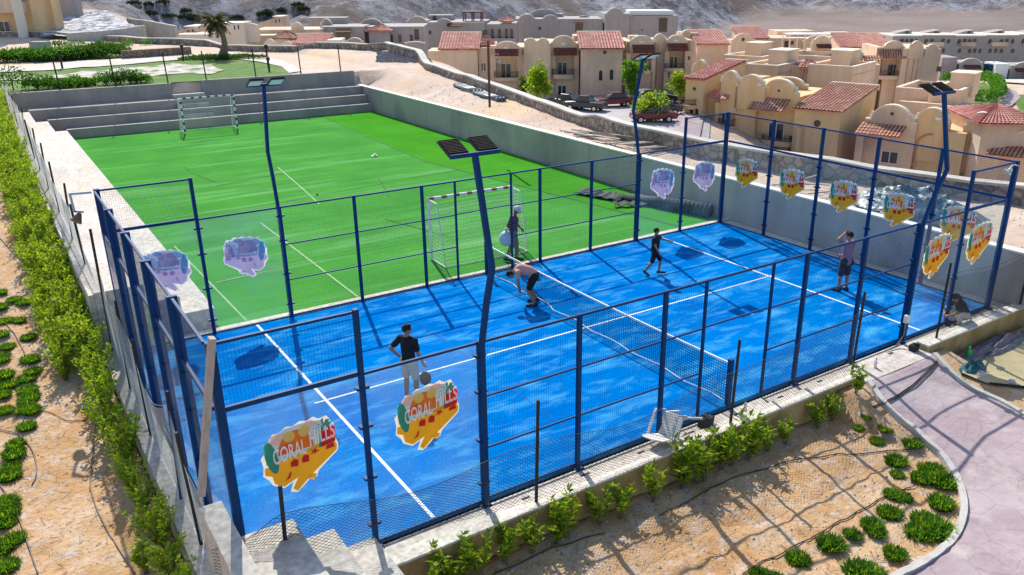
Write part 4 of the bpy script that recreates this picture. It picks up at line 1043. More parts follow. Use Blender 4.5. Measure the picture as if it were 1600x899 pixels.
def person(label, loc, rz, S, J, skin='skin', shirt='cloth_black', shorts='cloth_beige', shoe='shoe', sleeve=.5, short_len=.9, cap=None, trousers=False, long_hair=False, shirt_long=0., headdir=(0,-1,0)):
    D = dict(pel=(0,0,.95), wst=(0,0,1.10), chs=(0,0,1.32), nck=(0,.01,1.50), hed=(0,-.015,1.645),
             ls=(.175,0,1.43), le=(.24,.03,1.15), lw=(.26,-.06,.90), rs=(-.175,0,1.43), re=(-.24,.03,1.15), rw=(-.26,-.06,.90),
             lh=(.09,0,.93), lk=(.10,-.02,.50), la=(.10,.02,.085), lt=(.11,-.15,.03), rh=(-.09,0,.93), rk=(-.10,-.02,.50), ra=(-.10,.02,.085), rt=(-.11,-.15,.03))
    D.update(J); V = {k: Vector(v) for k, v in D.items()}
    t = thing('person', label, 'person', loc, rz); t.scale = (S,)*3
    b = MB(); hd = Vector(headdir).normalized(); hs = hd.cross(Vector((0,0,1))).normalized(); hu = hs.cross(hd).normalized()
    H = V['hed']
    caps(b, V['pel'], V['wst'], .130, .115); caps(b, V['wst'], V['chs'], .118, .135); caps(b, V['chs'], V['nck'], .12, .055)
    caps(b, V['ls'], V['rs'], .065, .065); caps(b, V['lh'], V['rh'], .105, .105); caps(b, V['nck'], H-hu*.03, .052, .05)
    caps(b, H+hu*.03+hd*-.012, H-hu*.045+hd*.012, .088, .066)                       # skull and jaw
    caps(b, H+hd*.085+hu*.0, H+hd*.092-hu*.025, .010, .014)                       # nose
    for s_ in (1,-1): b.ball(H+hs*s_*.083-hu*.005, .022, 6)                         # ears
    for s in 'lr':
        sh, el, wr = V[s+'s'], V[s+'e'], V[s+'w']; caps(b, sh, el, .052, .041); caps(b, el, wr, .042, .028)
        fd = (wr-el).normalized(); sd_ = fd.cross(Vector((.2,.9,.3))).normalized(); up = sd_.cross(fd).normalized()
        pm = wr+fd*.075; caps(b, wr, pm, .030, .036)
        for i, (o_, L) in enumerate(((-.030,.060),(-.010,.075),(.010,.070),(.029,.055))):
            a = pm+sd_*o_; m_ = a+fd*L*.6+up*.008; caps(b, a, m_, .0105, .0095, 8); caps(b, m_, m_+(fd*.8+up*.6)*L*.5, .0095, .008, 8)
        tb = wr+fd*.03; m_ = tb-sd_*.045+fd*.03; caps(b, tb, m_, .014, .011, 8); caps(b, m_, m_+fd*.03+up*.01, .011, .009, 8)
        hp, kn, an, to = V[s+'h'], V[s+'k'], V[s+'a'], V[s+'t']; caps(b, hp, kn, .092, .058); caps(b, kn, kn.lerp(an,.3), .057, .060); caps(b, kn.lerp(an,.3), an, .060, .038); caps(b, an, to, .038, .03)
    body = skinned('body', b, skin, t, .0095)
    # face
    f = MB()
    for s_ in (1,-1): f.ball(H+hd*.082+hs*s_*.032+hu*.012, .0115, 5)
    caps(f, H+hd*.080-hu*.055+hs*.02, H+hd*.080-hu*.055-hs*.02, .006, .006, 6); f.build('eyes_and_mouth', MAT['hair'], t)
    # shirt
    b = MB(); caps(b, V['wst'].lerp(V['pel'], .75+shirt_long), V['wst'], .150, .140); caps(b, V['wst'], V['chs'], .142, .155); caps(b, V['chs'], V['chs'].lerp(V['nck'],.72), .142, .082)
    caps(b, V['ls'], V['rs'], .082, .082)
    for s in 'lr': caps(b, V[s+'s'], V[s+'s'].lerp(V[s+'e'], sleeve), .072, .070)
    skinned('shirt', b, shirt, t, .013, 4)
    b = MB(); caps(b, V['pel'].lerp(V['wst'],.25), V['pel'], .140, .142); caps(b, V['lh'], V['rh'], .122, .122)
    for s in 'lr':
        if trousers: caps(b, V[s+'h'], V[s+'k'], .108, .080); caps(b, V[s+'k'], V[s+'k'].lerp(V[s+'a'],.9), .080, .058)
        else: caps(b, V[s+'h'], V[s+'h'].lerp(V[s+'k'], short_len), .110, .092)
    skinned('trousers' if trousers else 'shorts', b, shorts, t, .013, 4)
    for s in 'lr':
        b = MB(); a, to = V[s+'a'], V[s+'t']; d = (to-a); dn = Vector((d.x, d.y, d.z if abs(d.z) > .1 else 0)).normalized()
        lo = Vector((0,0,-.03)) if abs(d.z) < .12 else Vector((0,0,0)); caps(b, a+lo-dn*.05, to+dn*.05+Vector((0,0,.01)), .046, .040); caps(b, a, a+lo, .048, .05); skinned('shoe', b, shoe, t, .012, 3)
    b = MB(); caps(b, H+hu*.040-hd*.018, H+hu*.030-hd*.032, .094, .088); caps(b, H+hu*.075+hd*.025, H+hu*.07-hd*.01, .058, .07)
    if long_hair: caps(b, H-hd*.05, H-hd*.07-hu*.20, .085, .075)
    skinned('hair', b, 'hair', t, .012, 3)
    if cap:
        b = MB(); caps(b, H+hu*.055-hd*.01, H+hu*.050-hd*.02, .103, .103); caps(b, H+hu*.055+hd*.07, H+hu*.045+hd*.13, .045, .04); skinned('cap', b, cap, t, .012, 3)
    return t
def face(dx_, dy_): return math.atan2(dx_, -dy_)
FR = lambda r, f: face(RV.x*r+FV.x*f, RV.y*r+FV.y*f)
person('man in black t-shirt and beige shorts standing hand on hip with a racket', (4.55,3.95,0), FR(.45,.9), 1.0,
       dict(re=(-.36,.10,1.20), rw=(-.17,.03,1.0), ls=(.175,0,1.42), rs=(-.175,0,1.44), le=(.24,.0,1.16), lw=(.27,-.10,.92), lk=(.13,-.04,.5), la=(.15,.0,.085), lt=(.17,-.15,.03), hed=(.02,-.03,1.645)) if False else
       dict(le=(.36,.12,1.20), lw=(.18,.03,1.0), re=(-.25,.0,1.15), rw=(-.28,-.12,.90), rk=(-.13,-.04,.5), ra=(-.15,.0,.085), rt=(-.17,-.15,.03)), 'skin', 'cloth_black', 'cloth_beige', sleeve=.62, short_len=.78, headdir=(-.7,-.7,-.1))
person('man in salmon shirt and black shorts bending down at the net', (9.72,7.18,0), FR(-1,-.1), 1.0,
       dict(pel=(0,.12,.86), wst=(0,-.02,.98), chs=(0,-.25,1.04), nck=(0,-.42,.98), hed=(0,-.53,.88), lh=(.10,.12,.84), rh=(-.10,.12,.84), ls=(.17,-.33,1.0), rs=(-.17,-.33,1.0),
            le=(.20,-.34,.74), lw=(.10,-.30,.48), re=(-.20,-.34,.74), rw=(-.12,-.28,.45), lk=(.14,-.06,.46), la=(.18,.12,.085), lt=(.20,-.06,.03), rk=(-.14,-.02,.46), ra=(-.18,.20,.085), rt=(-.20,.02,.03)),
       'skin', 'cloth_salmon', 'cloth_black', sleeve=.5, short_len=.8, headdir=(0,-.6,-.8))
person('man in striped dark red shirt and pale cap carrying a white sack by the goal', (11.36,10.62,0), FR(1,-.15), 1.02,
       dict(nck=(0,-.05,1.5), hed=(0,-.12,1.63), chs=(0,-.03,1.32), le=(.27,-.03,1.16), lw=(.27,-.20,.98), re=(-.24,.10,1.18), rw=(-.22,-.02,.96), lk=(.10,-.08,.50), la=(.10,-.08,.085), lt=(.11,-.24,.03), rk=(-.10,.04,.50), ra=(-.10,.22,.10), rt=(-.11,.07,.03)),
       'skin_dark', 'cloth_stripe_red', 'cloth_khaki', sleeve=.9, trousers=True, cap='cloth_white', headdir=(0,-.75,-.65))
person('boy in black shirt and shorts walking across the court with one arm stretched forward', (14.15,7.05,0), FR(1,-.15), .84,
       dict(le=(.20,-.26,1.30), lw=(.16,-.50,1.26), re=(-.24,.0,1.16), rw=(-.24,-.14,.93), lk=(.09,-.20,.54), la=(.10,-.16,.12), lt=(.11,-.33,.07), rk=(-.09,.10,.50), ra=(-.10,.34,.16), rt=(-.11,.22,.04), pel=(0,.03,.95)),
       'skin', 'cloth_black', 'cloth_black', sleeve=.5, short_len=.85, headdir=(0,-1,0))
person('man in pale plaid shirt and dark shorts shading his head with one hand', (17.72,2.95,0), FR(-.45,.75), 1.0,
       dict(le=(.40,-.05,1.60), lw=(.13,-.08,1.72), re=(-.22,-.04,1.18), rw=(-.10,-.22,1.02), lk=(.12,-.04,.5), la=(.16,-.02,.085), lt=(.20,-.18,.03), rk=(-.10,0,.5), ra=(-.10,.04,.085), rt=(-.11,-.12,.03)),
       'skin', 'cloth_plaid', 'cloth_dark', sleeve=.6, short_len=.92, shirt_long=.55, headdir=(.5,-.85,-.1))
person('person in dark clothes crouching on the walkway behind the short ochre wall', (18.25,-.27,-.07), FR(-1,-.2), .95,
       dict(pel=(0,.12,.30), wst=(0,.06,.44), chs=(0,-.06,.60), nck=(0,-.16,.72), hed=(0,-.24,.82), lh=(.10,.10,.30), rh=(-.10,.10,.30), ls=(.17,-.10,.66), rs=(-.17,-.10,.66),
            le=(.24,-.28,.48), lw=(.10,-.42,.36), re=(-.24,-.28,.48), rw=(-.10,-.42,.36), lk=(.17,-.26,.42), la=(.14,-.06,.085), lt=(.15,-.22,.03), rk=(-.17,-.26,.42), ra=(-.14,-.06,.085), rt=(-.15,-.22,.03)),
       'skin', 'cloth_dark', 'cloth_white', sleeve=.7, trousers=True, long_hair=True, headdir=(0,-.8,-.5))
def racket(loc, rot, label):
    t = thing('racket', label, 'racket', loc); t.rotation_euler = rot
    b = MB(); b.prism([(math.cos(a)*.125, .30+math.sin(a)*.15) for a in [i*math.pi/12 for i in range(24)]], lambda x, y, z: (x, z-.018, -y), .036); b.build('racket_head', MAT['cloth_dark'], t, bevel=.006)
    b = MB(); b.tube([(0,0,.06),(0,0,-.17)], .016, 8); b.build('handle', MAT['net_white'], t)
rz1 = FR(.45,.9); hp = Vector((4.55,3.95,0))+Matrix.Rotation(rz1, 3, 'Z') @ Vector((-.29,-.16,.84))
racket(hp, (R(8),0,rz1+.5), 'dark padel racket hanging in the hand of the man in black t-shirt')
rz5 = FR(-.45,.75); hp = Vector((17.72,2.95,0))+Matrix.Rotation(rz5, 3, 'Z') @ Vector((-.06,-.27,1.0))
racket(hp, (R(60),R(30),rz5), 'racket held in front by the man in the plaid shirt')

# ================================================================== LOOSE OBJECTS
b = MB(); b.ball((0,0,0), .24, 10, sq=(1,.8,1.05)); b.tube([(0,0,.22),(0,0,.34)], [.05,.03], 8)
o = b.build('sack', MAT['sack'], smooth=True); o.location = Vector((11.36,10.62,.78))-RV*.22-FV*.12; tag(o, 'bulging white-blue sack held at the hip by the man in the striped shirt', 'sack')
# toppled white plastic chair
t = thing('plastic_chair', 'white plastic garden chair tipped on its back on the near walkway', 'chair', (8.02,-.26,-.07), R(-20))
b = MB(); b.prism([(-.21,-.20),(.21,-.20),(.23,.20),(-.23,.20)], lambda x, y, z: (x, y, z), .025); s_ = b.build('seat', MAT['plastic_white'], t, bevel=.008)
b = MB(); b.prism([(-.20,0),(.20,0),(.23,.38),(.12,.46),(-.12,.46),(-.23,.38)], lambda x, y, z: (x, .19+z+y*.22, .02+y), .022); bk_ = b.build('backrest', MAT['plastic_white'], t, bevel=.006)
L_ = []
for sx in (-1,1):
    for sy in (-1,1):
        b = MB(); b.bar((sx*.20,sy*.18,0),(sx*.25,sy*.25,-.43), .05, .035); L_.append(b.build('leg', MAT['plastic_white'], t))
    b = MB(); b.bar((sx*.24,-.20,.22),(sx*.26,.26,.24), .05, .025); b.bar((sx*.24,-.19,.22),(sx*.24,-.22,-.02), .04, .03); L_.append(b.build('armrest', MAT['plastic_white'], t))
t.rotation_euler = (R(-62), R(8), R(96)); t.location = (8.1,-.30,.26); t.scale = (1.15,1.15,1.15)
b = MB(); b.obox(Matrix.Translation((0,0,.12)) @ Matrix.Rotation(.2,4,'Y'), .34, .22, .22); b.tube([(-.08,0,.22),(-.05,0,.33),(.05,0,.33),(.08,0,.22)], .012, 5)
o = b.build('bag', MAT['cloth_dark'], bevel=.03); o.location = (9.02,-.33,-.06); o.rotation_euler = (0,0,.4); tag(o, 'small black bag on the walkway beside the toppled white chair', 'bag')
def bottle(x, y, z, label, m='plastic_white'):
    b = MB(); b.tube([(0,0,0),(0,0,.15),(0,0,.19),(0,0,.22)], [.035,.035,.013,.013], 10); o = b.build('bottle', MAT[m], smooth=True); o.location = (x, y, z); tag(o, label, 'bottle')
    c_ = MB(); c_.tube([(0,0,.221),(0,0,.24)], .016, 8); c_.build('bottle_cap', MAT['blue_paint'], o)
bottle(10.2,-.30,-.07,'clear water bottle on the near walkway beside the net post'); bottle(14.22,-.60,-.06,'clear water bottle standing in the path opening of the ochre wall')
o = MB(); o.tube([(0,0,0),(0,0,.24),(0,0,.30),(0,0,.36)], [.06,.055,.02,.02], 10); o = o.build('green_bottle', MAT['plastic_green'], smooth=True)
q = on_ground(1512,562); o.location = (q.x, q.y, q.z+.0); tag(o, 'bright green bottle standing beside the teal bundle', 'bottle')
def blobcloth(name, loc, sx, sy, h, m, seed, label, cat, n=26):
    b = MB(); rs = []
    for j in range(n+1):
        for i in range(n+1):
            x = -1+2*i/n; y = -1+2*j/n; rr = math.hypot(x, y); e = max(0, 1-rr**2.2)
            z = h*e*(.55+.6*abs(noise.noise(Vector((x*2.2+seed, y*2.2, seed)))) + .45*abs(noise.noise(Vector((x*5+seed, y*5, seed+3)))))
            k = 1+.12*noise.noise(Vector((x*2, y*2, seed+9))); b.v.append((x*sx*k, y*sy*k, z))
    b.f = [(j*(n+1)+i, j*(n+1)+i+1, (j+1)*(n+1)+i+1, (j+1)*(n+1)+i) for j in range(n) for i in range(n) if math.hypot(-1+2*(i+.5)/n, -1+2*(j+.5)/n) < 1.0]; b.m = [0]*len(b.f)
    o = b.build(name, MAT[m], smooth=False); o.location = loc; return tag(o, label, cat)
q = on_ground(1518,578); blobcloth('cloth_bundle', (q.x,q.y,q.z), .48,.24,.26,'cloth_teal',3,'teal cloth bundle lying by the path edge under the short ochre wall','cloth')
blobcloth('ground_sheet', (18.6,-1.15,-.56), 2.1,.38,.34,'sheet_grey',5,'crumpled grey-mauve sheet along the foot of the short ochre wall','sheet',30)
blobcloth('tarp', (22.4,3.9,1.45), 1.25,2.3,.85,'tarp',8,'crumpled shiny blue and green tarp heaped on the sand behind the right glass','tarp',34)
for i, (u, v, s, l) in enumerate([(1532,588,.13,'pale rock at the kerb beside the teal bundle'),(1580,600,.10,'small grey rock lying alone on the yellow net mat')]):
    b = MB(); b.ball((0,0,0), s, 5, sq=(1.2,.9,.8)); b.v = [tuple(Vector(p)*(1+.3*noise.noise(Vector(p)*9))) for p in b.v]; o = b.build('rock', MAT['rubble_pale']); q = on_ground(u, v); o.location = (q.x,q.y,q.z+.04); tag(o, l, 'rock')
q = [on_ground(u, v) for u, v in ((1500,585),(1560,545),(1640,520),(1700,600),(1600,608),(1545,602))]
b = MB()
def edgep(a, c_, k): return a.lerp(c_, k)
o = drape('net_mat', [(p.x, p.y) for p in q], 'net_sand', .3, .04, 'x'); del o['kind']; tag(o, 'yellowish sand-coloured net mat on the ground past the path kerb', 'mat')
b = MB(); b.tube([(p.x, p.y, p.z+.06) for p in q], .02, 6); tag(b.build('hose_line', MAT['hose_dark'], smooth=True), 'black hose round the edge of the yellow net mat', 'hose')
b = MB(); b.box(-.11,-.08,0,.11,.08,.16); b.box(-.08,-.06,.161,.08,.06,.18); o = b.build('junction_box', MAT['cloth_dark'], bevel=.01); o.location = (15.82,-.55,-.06); tag(o, 'small black box on the ground at the corner of the short ochre wall', 'box')
b = MB(); b.box(-.07,-.05,-.1,.07,.05,.1); o = b.build('switch_box', MAT['plastic_white'], bevel=.012); o.location = (15.93,-.18,.62); tag(o, 'white switch box with hanging cables on the near fence post', 'box')
c_ = MB()
for k in range(4): c_.tube([(-.04+k*.02,0,-.1),(-.06+k*.015,-.02,-.4),(-.2-k*.05,-.03,-.62),(-.5-k*.08,-.02,-.66)], .008, 5)
c_.build('wires', MAT['hose'], o)
# white cctv camera on the near right post
t = thing('security_camera', 'white security camera on a bracket at the top near right corner of the fence', 'camera', (19.9,-.1,3.8))
b = MB(); b.tube([(.1,0,.1),(-.05,.05,.15),(-.1,.1,.02)], .025, 8); b.build('bracket', MAT['plastic_white'], t)
b = MB(); M = Matrix.Translation((-.14,.12,-.06)) @ Matrix.Rotation(.5,4,'X'); b.obox(M, .08,.2,.08); b.ball((-.1,.08,0), .06, 7); b.build('camera_body', MAT['plastic_white'], t, bevel=.01)
# grey bracket at far left corner of the fence with a brown cone standing for its shadow
t = thing('bent_bracket', 'grey bent steel bracket with brown shadow cone at the far left fence corner', 'bracket', (-.1,10.1,3.95))
b = MB(); b.bar((0,0,0),(-.42,.1,0), .05); b.bar((-.42,.1,.02),(-.40,.1,-.42), .05); b.bar((-.40,.1,-.40),(-.22,.1,-.44), .05); b.build('arm', MAT['pipe_plate'], t)
b = MB(); b.tube([(-.30,.1,-.46),(-.42,.02,-.62)], [.04,.13], 10); b.build('shadow_cone', MAT['bark'], t)
# turf roll and rubber pieces
b = MB(); pts = [Vector((19.2,14.6,.14)),Vector((19.55,13.0,.20)),Vector((19.95,11.8,.24)),Vector((20.15,10.75,.25))]; b.tube(pts, [.15,.22,.26,.25], 14)
for k in range(14):
    f = k/13; p = pts[1].lerp(pts[3], f); b.tube([p+Vector((.0,0,.0)), p+Vector((.02,-.05,0))], .275, 14, cap=False)
tag(b.build('turf_roll', MAT['turf_roll'], smooth=True), 'big dark roll of turf lying at the foot of the right retaining wall', 'roll')
for i, (x, y, a, w_, l, nm) in enumerate([(18.7,15.6,.3,.7,2.2,'dark folded turf strip farthest along the wall foot'),(19.3,14.7,.7,.5,1.5,'black rubber strip beside the turf roll end'),(18.9,13.6,1.1,.35,1.7,'narrow dark rubber strip in front of the turf roll')]):
    b = MB(); n_ = 14
    for j in range(n_+1):
        yy = -l/2+l*j/n_; zz = .03+.10*abs(math.sin(j*.9+i)); b.v += [(-w_/2,yy,zz),(w_/2,yy,zz+.06),(w_/2,yy,zz+.085),(-w_/2,yy,zz+.025)]
    for j in range(n_):
        for k in range(4): b.f.append((j*4+k, j*4+(k+1)%4, (j+1)*4+(k+1)%4, (j+1)*4+k)); b.m.append(0)
    o = b.build('rubber_strip', MAT['turf_roll']); o.location = (x,y,0); o.rotation_euler = (0,0,a); tag(o, nm, 'turf strip')
# plank pile on the sand by the retaining wall
rg = random.Random(11)
for i in range(18):
    u0, v0 = (rg.uniform(878,920), rg.uniform(203,214)) if i < 10 else (rg.uniform(935,960), 226+(i-10)*2.1)
    u1, v1 = (u0+rg.uniform(35,75), v0+rg.uniform(9,20)) if i < 10 else (u0+rg.uniform(40,55), v0+rg.uniform(0,3))
    p, q = on_ground(u0, v0), on_ground(u1, v1)
    if i < 10: p = Vector((21.1+rg.uniform(0,.8), 22.0-rg.uniform(0,1.5), 1.44)); q = p+Vector((rg.uniform(-.3,.9), -rg.uniform(1.6,3.2), .05)); q.x = max(q.x, 21.)
    else: p = Vector((21.0+.02*i, 18.1-(i-10)*.28, 1.46)); q = p+Vector((1.5+rg.uniform(-.2,.2), -.35, 0))
    b = MB(); z = .08+.03*(i % 5); b.bar(p+Vector((0,0,z)), q+Vector((0,0,z+.03)), .11 if i % 3 else .15, .03)
    o = b.build('scrap_plank', MAT['plank_grey' if i % 3 == 0 else 'plank_dark'], bevel=.003); tag(o, 'weathered board in the heap of scrap planks by the top of the retaining wall' if i < 10 else 'dark board in the flat stack at the near end of the scrap planks', 'plank', 'scrap planks heap' if i < 10 else 'scrap planks stack')
for i in range(4):
    p, q = on_ground(1120+i*3, 306-i*3), on_ground(1205+rg.uniform(0,25), 300-i*6)
for i, (x0, y0, x1, y1, z) in enumerate([(21.2,8.8,21.9,7.4,.2),(21.6,8.6,22.6,7.9,.35),(21.9,9.0,22.3,7.2,.15),(21.2,7.2,22.8,6.4,.12)]):
    b = MB(); b.bar((x0,y0,1.5),(x1,y1,1.5+z), .06, .04); tag(b.build('scrap_batten', MAT['plank_grey']), 'thin pale batten sticking out of the sand behind the middle glass panels', 'batten', 'battens behind the right glass')
# drain pipes on the sand
for i in range(6):
    a = i % 3; k = i//3; y0 = 37.6-k*3.1; off = a*.24
    b = MB(); p = Vector((24.3-k*.35-.10*3+off, y0, gh(24.3, y0)+.12)); q = Vector((24.0-k*.25-.2+off, y0-3.0, gh(24., y0-3)+.13)); b.tube([p, q], .10, 10)
    for s_ in (.0,.95): pp = p.lerp(q, s_); b.tube([pp, pp+(q-p).normalized()*.12], .125, 10)
    tag(b.build('drain_pipe', MAT['pipe_grey'], smooth=True), 'dark grey plastic drain pipe in the %s bundle by the stone wall' % ['farther', 'nearer'][k], 'pipe', ['pipe bundle farther', 'pipe bundle nearer'][k])
# small things on the pitch
b = MB(); b.box(-.16,-.10,0,.16,.10,.05); b.box(-.07,-.05,.05,.09,.04,.12); o = b.build('white_block', MAT['plastic_white'], bevel=.012); o.location = (14.4,28.6,.01); o.rotation_euler = (0,0,.3); tag(o, 'small white block lying on the green pitch by the strip seam', 'block')
b = MB(); b.ball((0,0,.033), .05, 7); o = b.build('tennis_ball', MAT['leaf_yellow'], smooth=True); o.location = (9.2,22.5,.01); tag(o, 'small yellow ball on the green pitch', 'ball')
b = MB(); b.obox(Matrix.Rotation(.5,4,'X'), .22,.02,.3); o = b.build('sign_plate', MAT['plastic_white']); o.location = (12.6,6.6,.2)
bpy.data.objects.remove(o)

# ================================================================== THE VILLAGE
class Fr:
    """vertical facade plane through O with horizontal direction d; s = metres along, z = height"""
    def __init__(s, O, d): s.O = Vector((O[0], O[1], 0)); s.d = Vector((d[0], d[1], 0)).normalized(); s.n = Vector((-s.d.y, s.d.x, 0))   # n points away from the viewer
    def sz(s, u, v, off=0):
        r = ray(u, v); O = s.O+s.n*off; t = (O-CAM).dot(s.n)/r.dot(s.n); p = CAM+r*t; return (p-s.O).dot(s.d), p.z
    @property
    def rz(s): return math.atan2(s.d.y, s.d.x)
def facing(D, tilt=0.):
    O = CAM+FV*D; d = (RV*math.cos(tilt)+FV*math.sin(tilt)); return Fr(O, d)
F1 = facing(101, .02)
A0 = gd(1065, 160, 86); B0 = gd(1640, 160, 66); F2 = Fr(A0, (B0-A0).to_2d())

def tiles(parent, e0, e1, r1, r0, m='tile_red', per=.34, name='roof', amp=.09, slab=.12):
    """barrel-tiled slope: eave e0-e1, ridge r0-r1"""
    e0, e1, r0, r1 = map(Vector, (e0, e1, r0, r1)); W = max((e1-e0).length, (r1-r0).length); n = max(6, int(W/per)*6); L = ((r0-e0).length+(r1-e1).length)/2; k = max(1, int(L/.5))
    N = (e1-e0).cross(r0-e0); N = N.normalized() if N.length else Vector((0,0,1)); N = N if N.z > 0 else -N
    b = MB(); idx = {}
    for j in range(2*k):
        row = (j+1)//2; f = min(row/k, 1); lift = (.05 if j % 2 == 0 else .0)
        for i in range(n+1):
            g_ = i/n; p = e0.lerp(e1, g_).lerp(r0.lerp(r1, g_), f); h = amp*abs(math.sin(math.pi*g_*W/per))+lift
            b.v.append(tuple(p+N*(h+slab)))
    for j in range(2*k-1):
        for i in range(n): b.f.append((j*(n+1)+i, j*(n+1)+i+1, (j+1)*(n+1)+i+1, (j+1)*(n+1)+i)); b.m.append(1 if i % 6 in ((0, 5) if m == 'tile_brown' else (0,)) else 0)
    q = [e0, e1, r1, r0]; b.add([p for p in q]+[p+N*slab for p in q], [(0,3,2,1),(4,5,6,7),(0,1,5,4),(1,2,6,5),(2,3,7,6),(3,0,4,7)])
    return b.build(name, [MAT[m], MAT['tile_trough_shade']], parent)
def arch_poly(s0, s1, zb, zs, zt, n=14, sh=.14, double=False):
    """wall outline with a rounded top: shoulders at zs, crown at zt"""
    w_ = s1-s0; a, c_ = s0+w_*sh, s1-w_*sh; P = [(s0,zb),(s1,zb),(s1,zs),(c_,zs)]
    for i in range(1, n): t = math.pi*i/n; P.append(((a+c_)/2+(c_-a)/2*math.cos(t), zs+(zt-zs)*math.sin(t)))
    return P+[(a,zs),(s0,zs)]
class House:
    def __init__(s, fr, name, label, cat, base, wall='stucco', group=None, origin=None):
        s.fr = fr; s.base = base; s.wall = wall; s.origin = origin if origin is not None else 0.
        L = fr.O+fr.d*s.origin; s.t = thing(name, label, cat, (L.x, L.y, base), fr.rz, group); s.w = MB(); s.cap = MB()
    def c(s, u, v, off=0): a, z = s.fr.sz(u, v, off); return a-s.origin, z-s.base
    def block(s, u0, u1, vt, dep=8., off=0., zb=-3., vref=None):
        (a, z), (c_, _) = s.c(u0, vt, off), s.c(u1, vt, off); s.w.box(a, off, zb, c_, off+dep, z); return a, c_, z
    def arch(s, u0, u1, vs_, vt, off=-.05, dep=.35, down=1.2, sh=.12, capw=.12):
        a, zs = s.c(u0, vs_, off); c_, _ = s.c(u1, vs_, off); _, zt = s.c((u0+u1)/2, vt, off)
        P = arch_poly(a, c_, zs-down, zs, zt, 14, sh); s.w.prism(P, lambda x, z, y: (x, off+y, z), dep)
        top = P[2:]
        for p, q in zip(top, top[1:]): s.cap.bar((p[0], off+dep/2, p[1]+.04), (q[0], off+dep/2, q[1]+.04), dep+.1, capw) if abs(p[0]-q[0])+abs(p[1]-q[1]) > .01 else None
        return a, c_, zs, zt
    def window(s, u0, v0, u1, v1, off=0., arched=False, name='window', frame=True):
        a, z1 = s.c(u0, v0, off); c_, z0 = s.c(u1, v1, off); b = MB()
        if arched:
            P = [(a,z0),(c_,z0),(c_,z1-(c_-a)/2)]+[((a+c_)/2+(c_-a)/2*math.cos(t), z1-(c_-a)/2+(c_-a)/2*math.sin(t)) for t in [math.pi*i/8 for i in range(1,8)]]+[(a,z1-(c_-a)/2)]
            b.prism(P, lambda x, z, y: (x, off-.03+y, z), .02); b.build(name, MAT['glass_dark'], s.t); return
        b.box(a, off-.03, z0, c_, off-.01, z1); o = b.build('window' if name == 'window' else name, MAT['glass_dark'], s.t)
        if frame:
            f = MB(); t_ = .07; m_ = (a+c_)/2
            for x0, x1, y0, y1 in ((a-t_,a,z0,z1),(c_,c_+t_,z0,z1),(m_-.04,m_+.04,z0,z1)): f.box(x0, off-.075, y0, x1, off-.031, y1)
            f.box(a-t_, off-.08, z1, c_+t_, off-.031, z1+t_); f.box(a-t_-.05, off-.12, z0-t_, c_+t_+.05, off-.031, z0); f.build('frame', MAT['frame_white'], o)
    def awning(s, u0, vt, u1, vb, off=0., m='tile_dark', proj=1.0, sk=0):
        a, zt = s.c(u0, vt, off); c_, _ = s.c(u1, vt, off); _, zb = s.c(u1, vb, off-proj)
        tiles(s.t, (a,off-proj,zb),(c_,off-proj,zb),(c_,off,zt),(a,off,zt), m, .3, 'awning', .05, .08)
    def balcony(s, u0, vt, u1, vb, vfoot, off=0., proj=.8):
        a, zt = s.c(u0, vt, off-proj); c_, z0 = s.c(u1, vb, off-proj); _, zf = s.c(u1, vfoot, off-proj)
        b = MB(); n = 8; P = [(a,off)]+[((a+c_)/2-(c_-a)/2*math.cos(math.pi*i/n), off-proj*math.sin(math.pi*i/n)**.6) for i in range(n+1)]+[(c_,off)]
        b.prism(P, lambda x, y, z: (x, y, zf+z), max(z0-zf,.15)); o = b.build('balcony', MAT[s.wall], s.t)
        r_ = MB(); pr = P[1:-1]
        for p, q in zip(pr, pr[1:]):
            r_.bar((*p, zt), (*q, zt), .05); r_.bar((*p, z0+.08), (*q, z0+.08), .04)
            for k in range(3): x = lerp(p[0], q[0], k/3); y = lerp(p[1], q[1], k/3); r_.bar((x,y,z0),(x,y,zt), .03)
        r_.build('railing', MAT['rail_dark'], o)
    def gable(s, ue0, ue1, ve, ur0, ur1, vr, dep, off=0., m='tile_red', over=.35, eave_v2=None):
        """shed roof sloping to the viewer; eave pixels on the facade plane, ridge at depth dep"""
        a, ze = s.c(ue0, ve, off-over); c_, ze2 = s.c(ue1, eave_v2 or ve, off-over); ra, zr = s.c(ur0, vr, off+dep)
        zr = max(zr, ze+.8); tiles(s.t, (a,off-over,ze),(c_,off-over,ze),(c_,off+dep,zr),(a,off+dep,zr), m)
        x0, x1 = a+.25, c_-.25; s.w.box(x0, off, -3, x1, off+dep, ze+.02)
        V = [(x0,off,ze),(x1,off,ze),(x1,off+dep,ze),(x0,off+dep,ze),(x0,off+dep-.01,zr-.02),(x1,off+dep-.01,zr-.02)]
        s.w.add(V, [(1,2,5),(0,4,3),(2,3,4,5),(0,1,5,4)])
        s.cap.box(a+.05, off+dep-.02, zr-.3, c_-.05, off+dep+.3, zr+.24)
        s.roofx = (x0, x1, ze, zr); return x0, x1, ze, zr
    def vent(s, u, v, r=.25, off=0., m='glass_dark'):
        a, z = s.c(u, v, off); b = MB(); b.tube([(a,off-.05,z),(a,off-.01,z)], r, 12); b.build('vent', MAT[m], s.t)
    def ornament(s, u, v, off=-.05, r=.35):
        a, z = s.c(u, v, off); b = MB(); P = [(a+r*math.cos(t), z+r*math.sin(t)) for t in [-2.6+i*.35 for i in range(10)]]+[(a+.12+r*.7*math.cos(t), z+.1+r*.7*math.sin(t)) for t in [-2.6+(9-i)*.35 for i in range(10)]]
        b.prism(P, lambda x, zz, y: (x, off-.08+y, zz), .08); b.build('crescent_ornament', MAT['white_paint'], s.t)
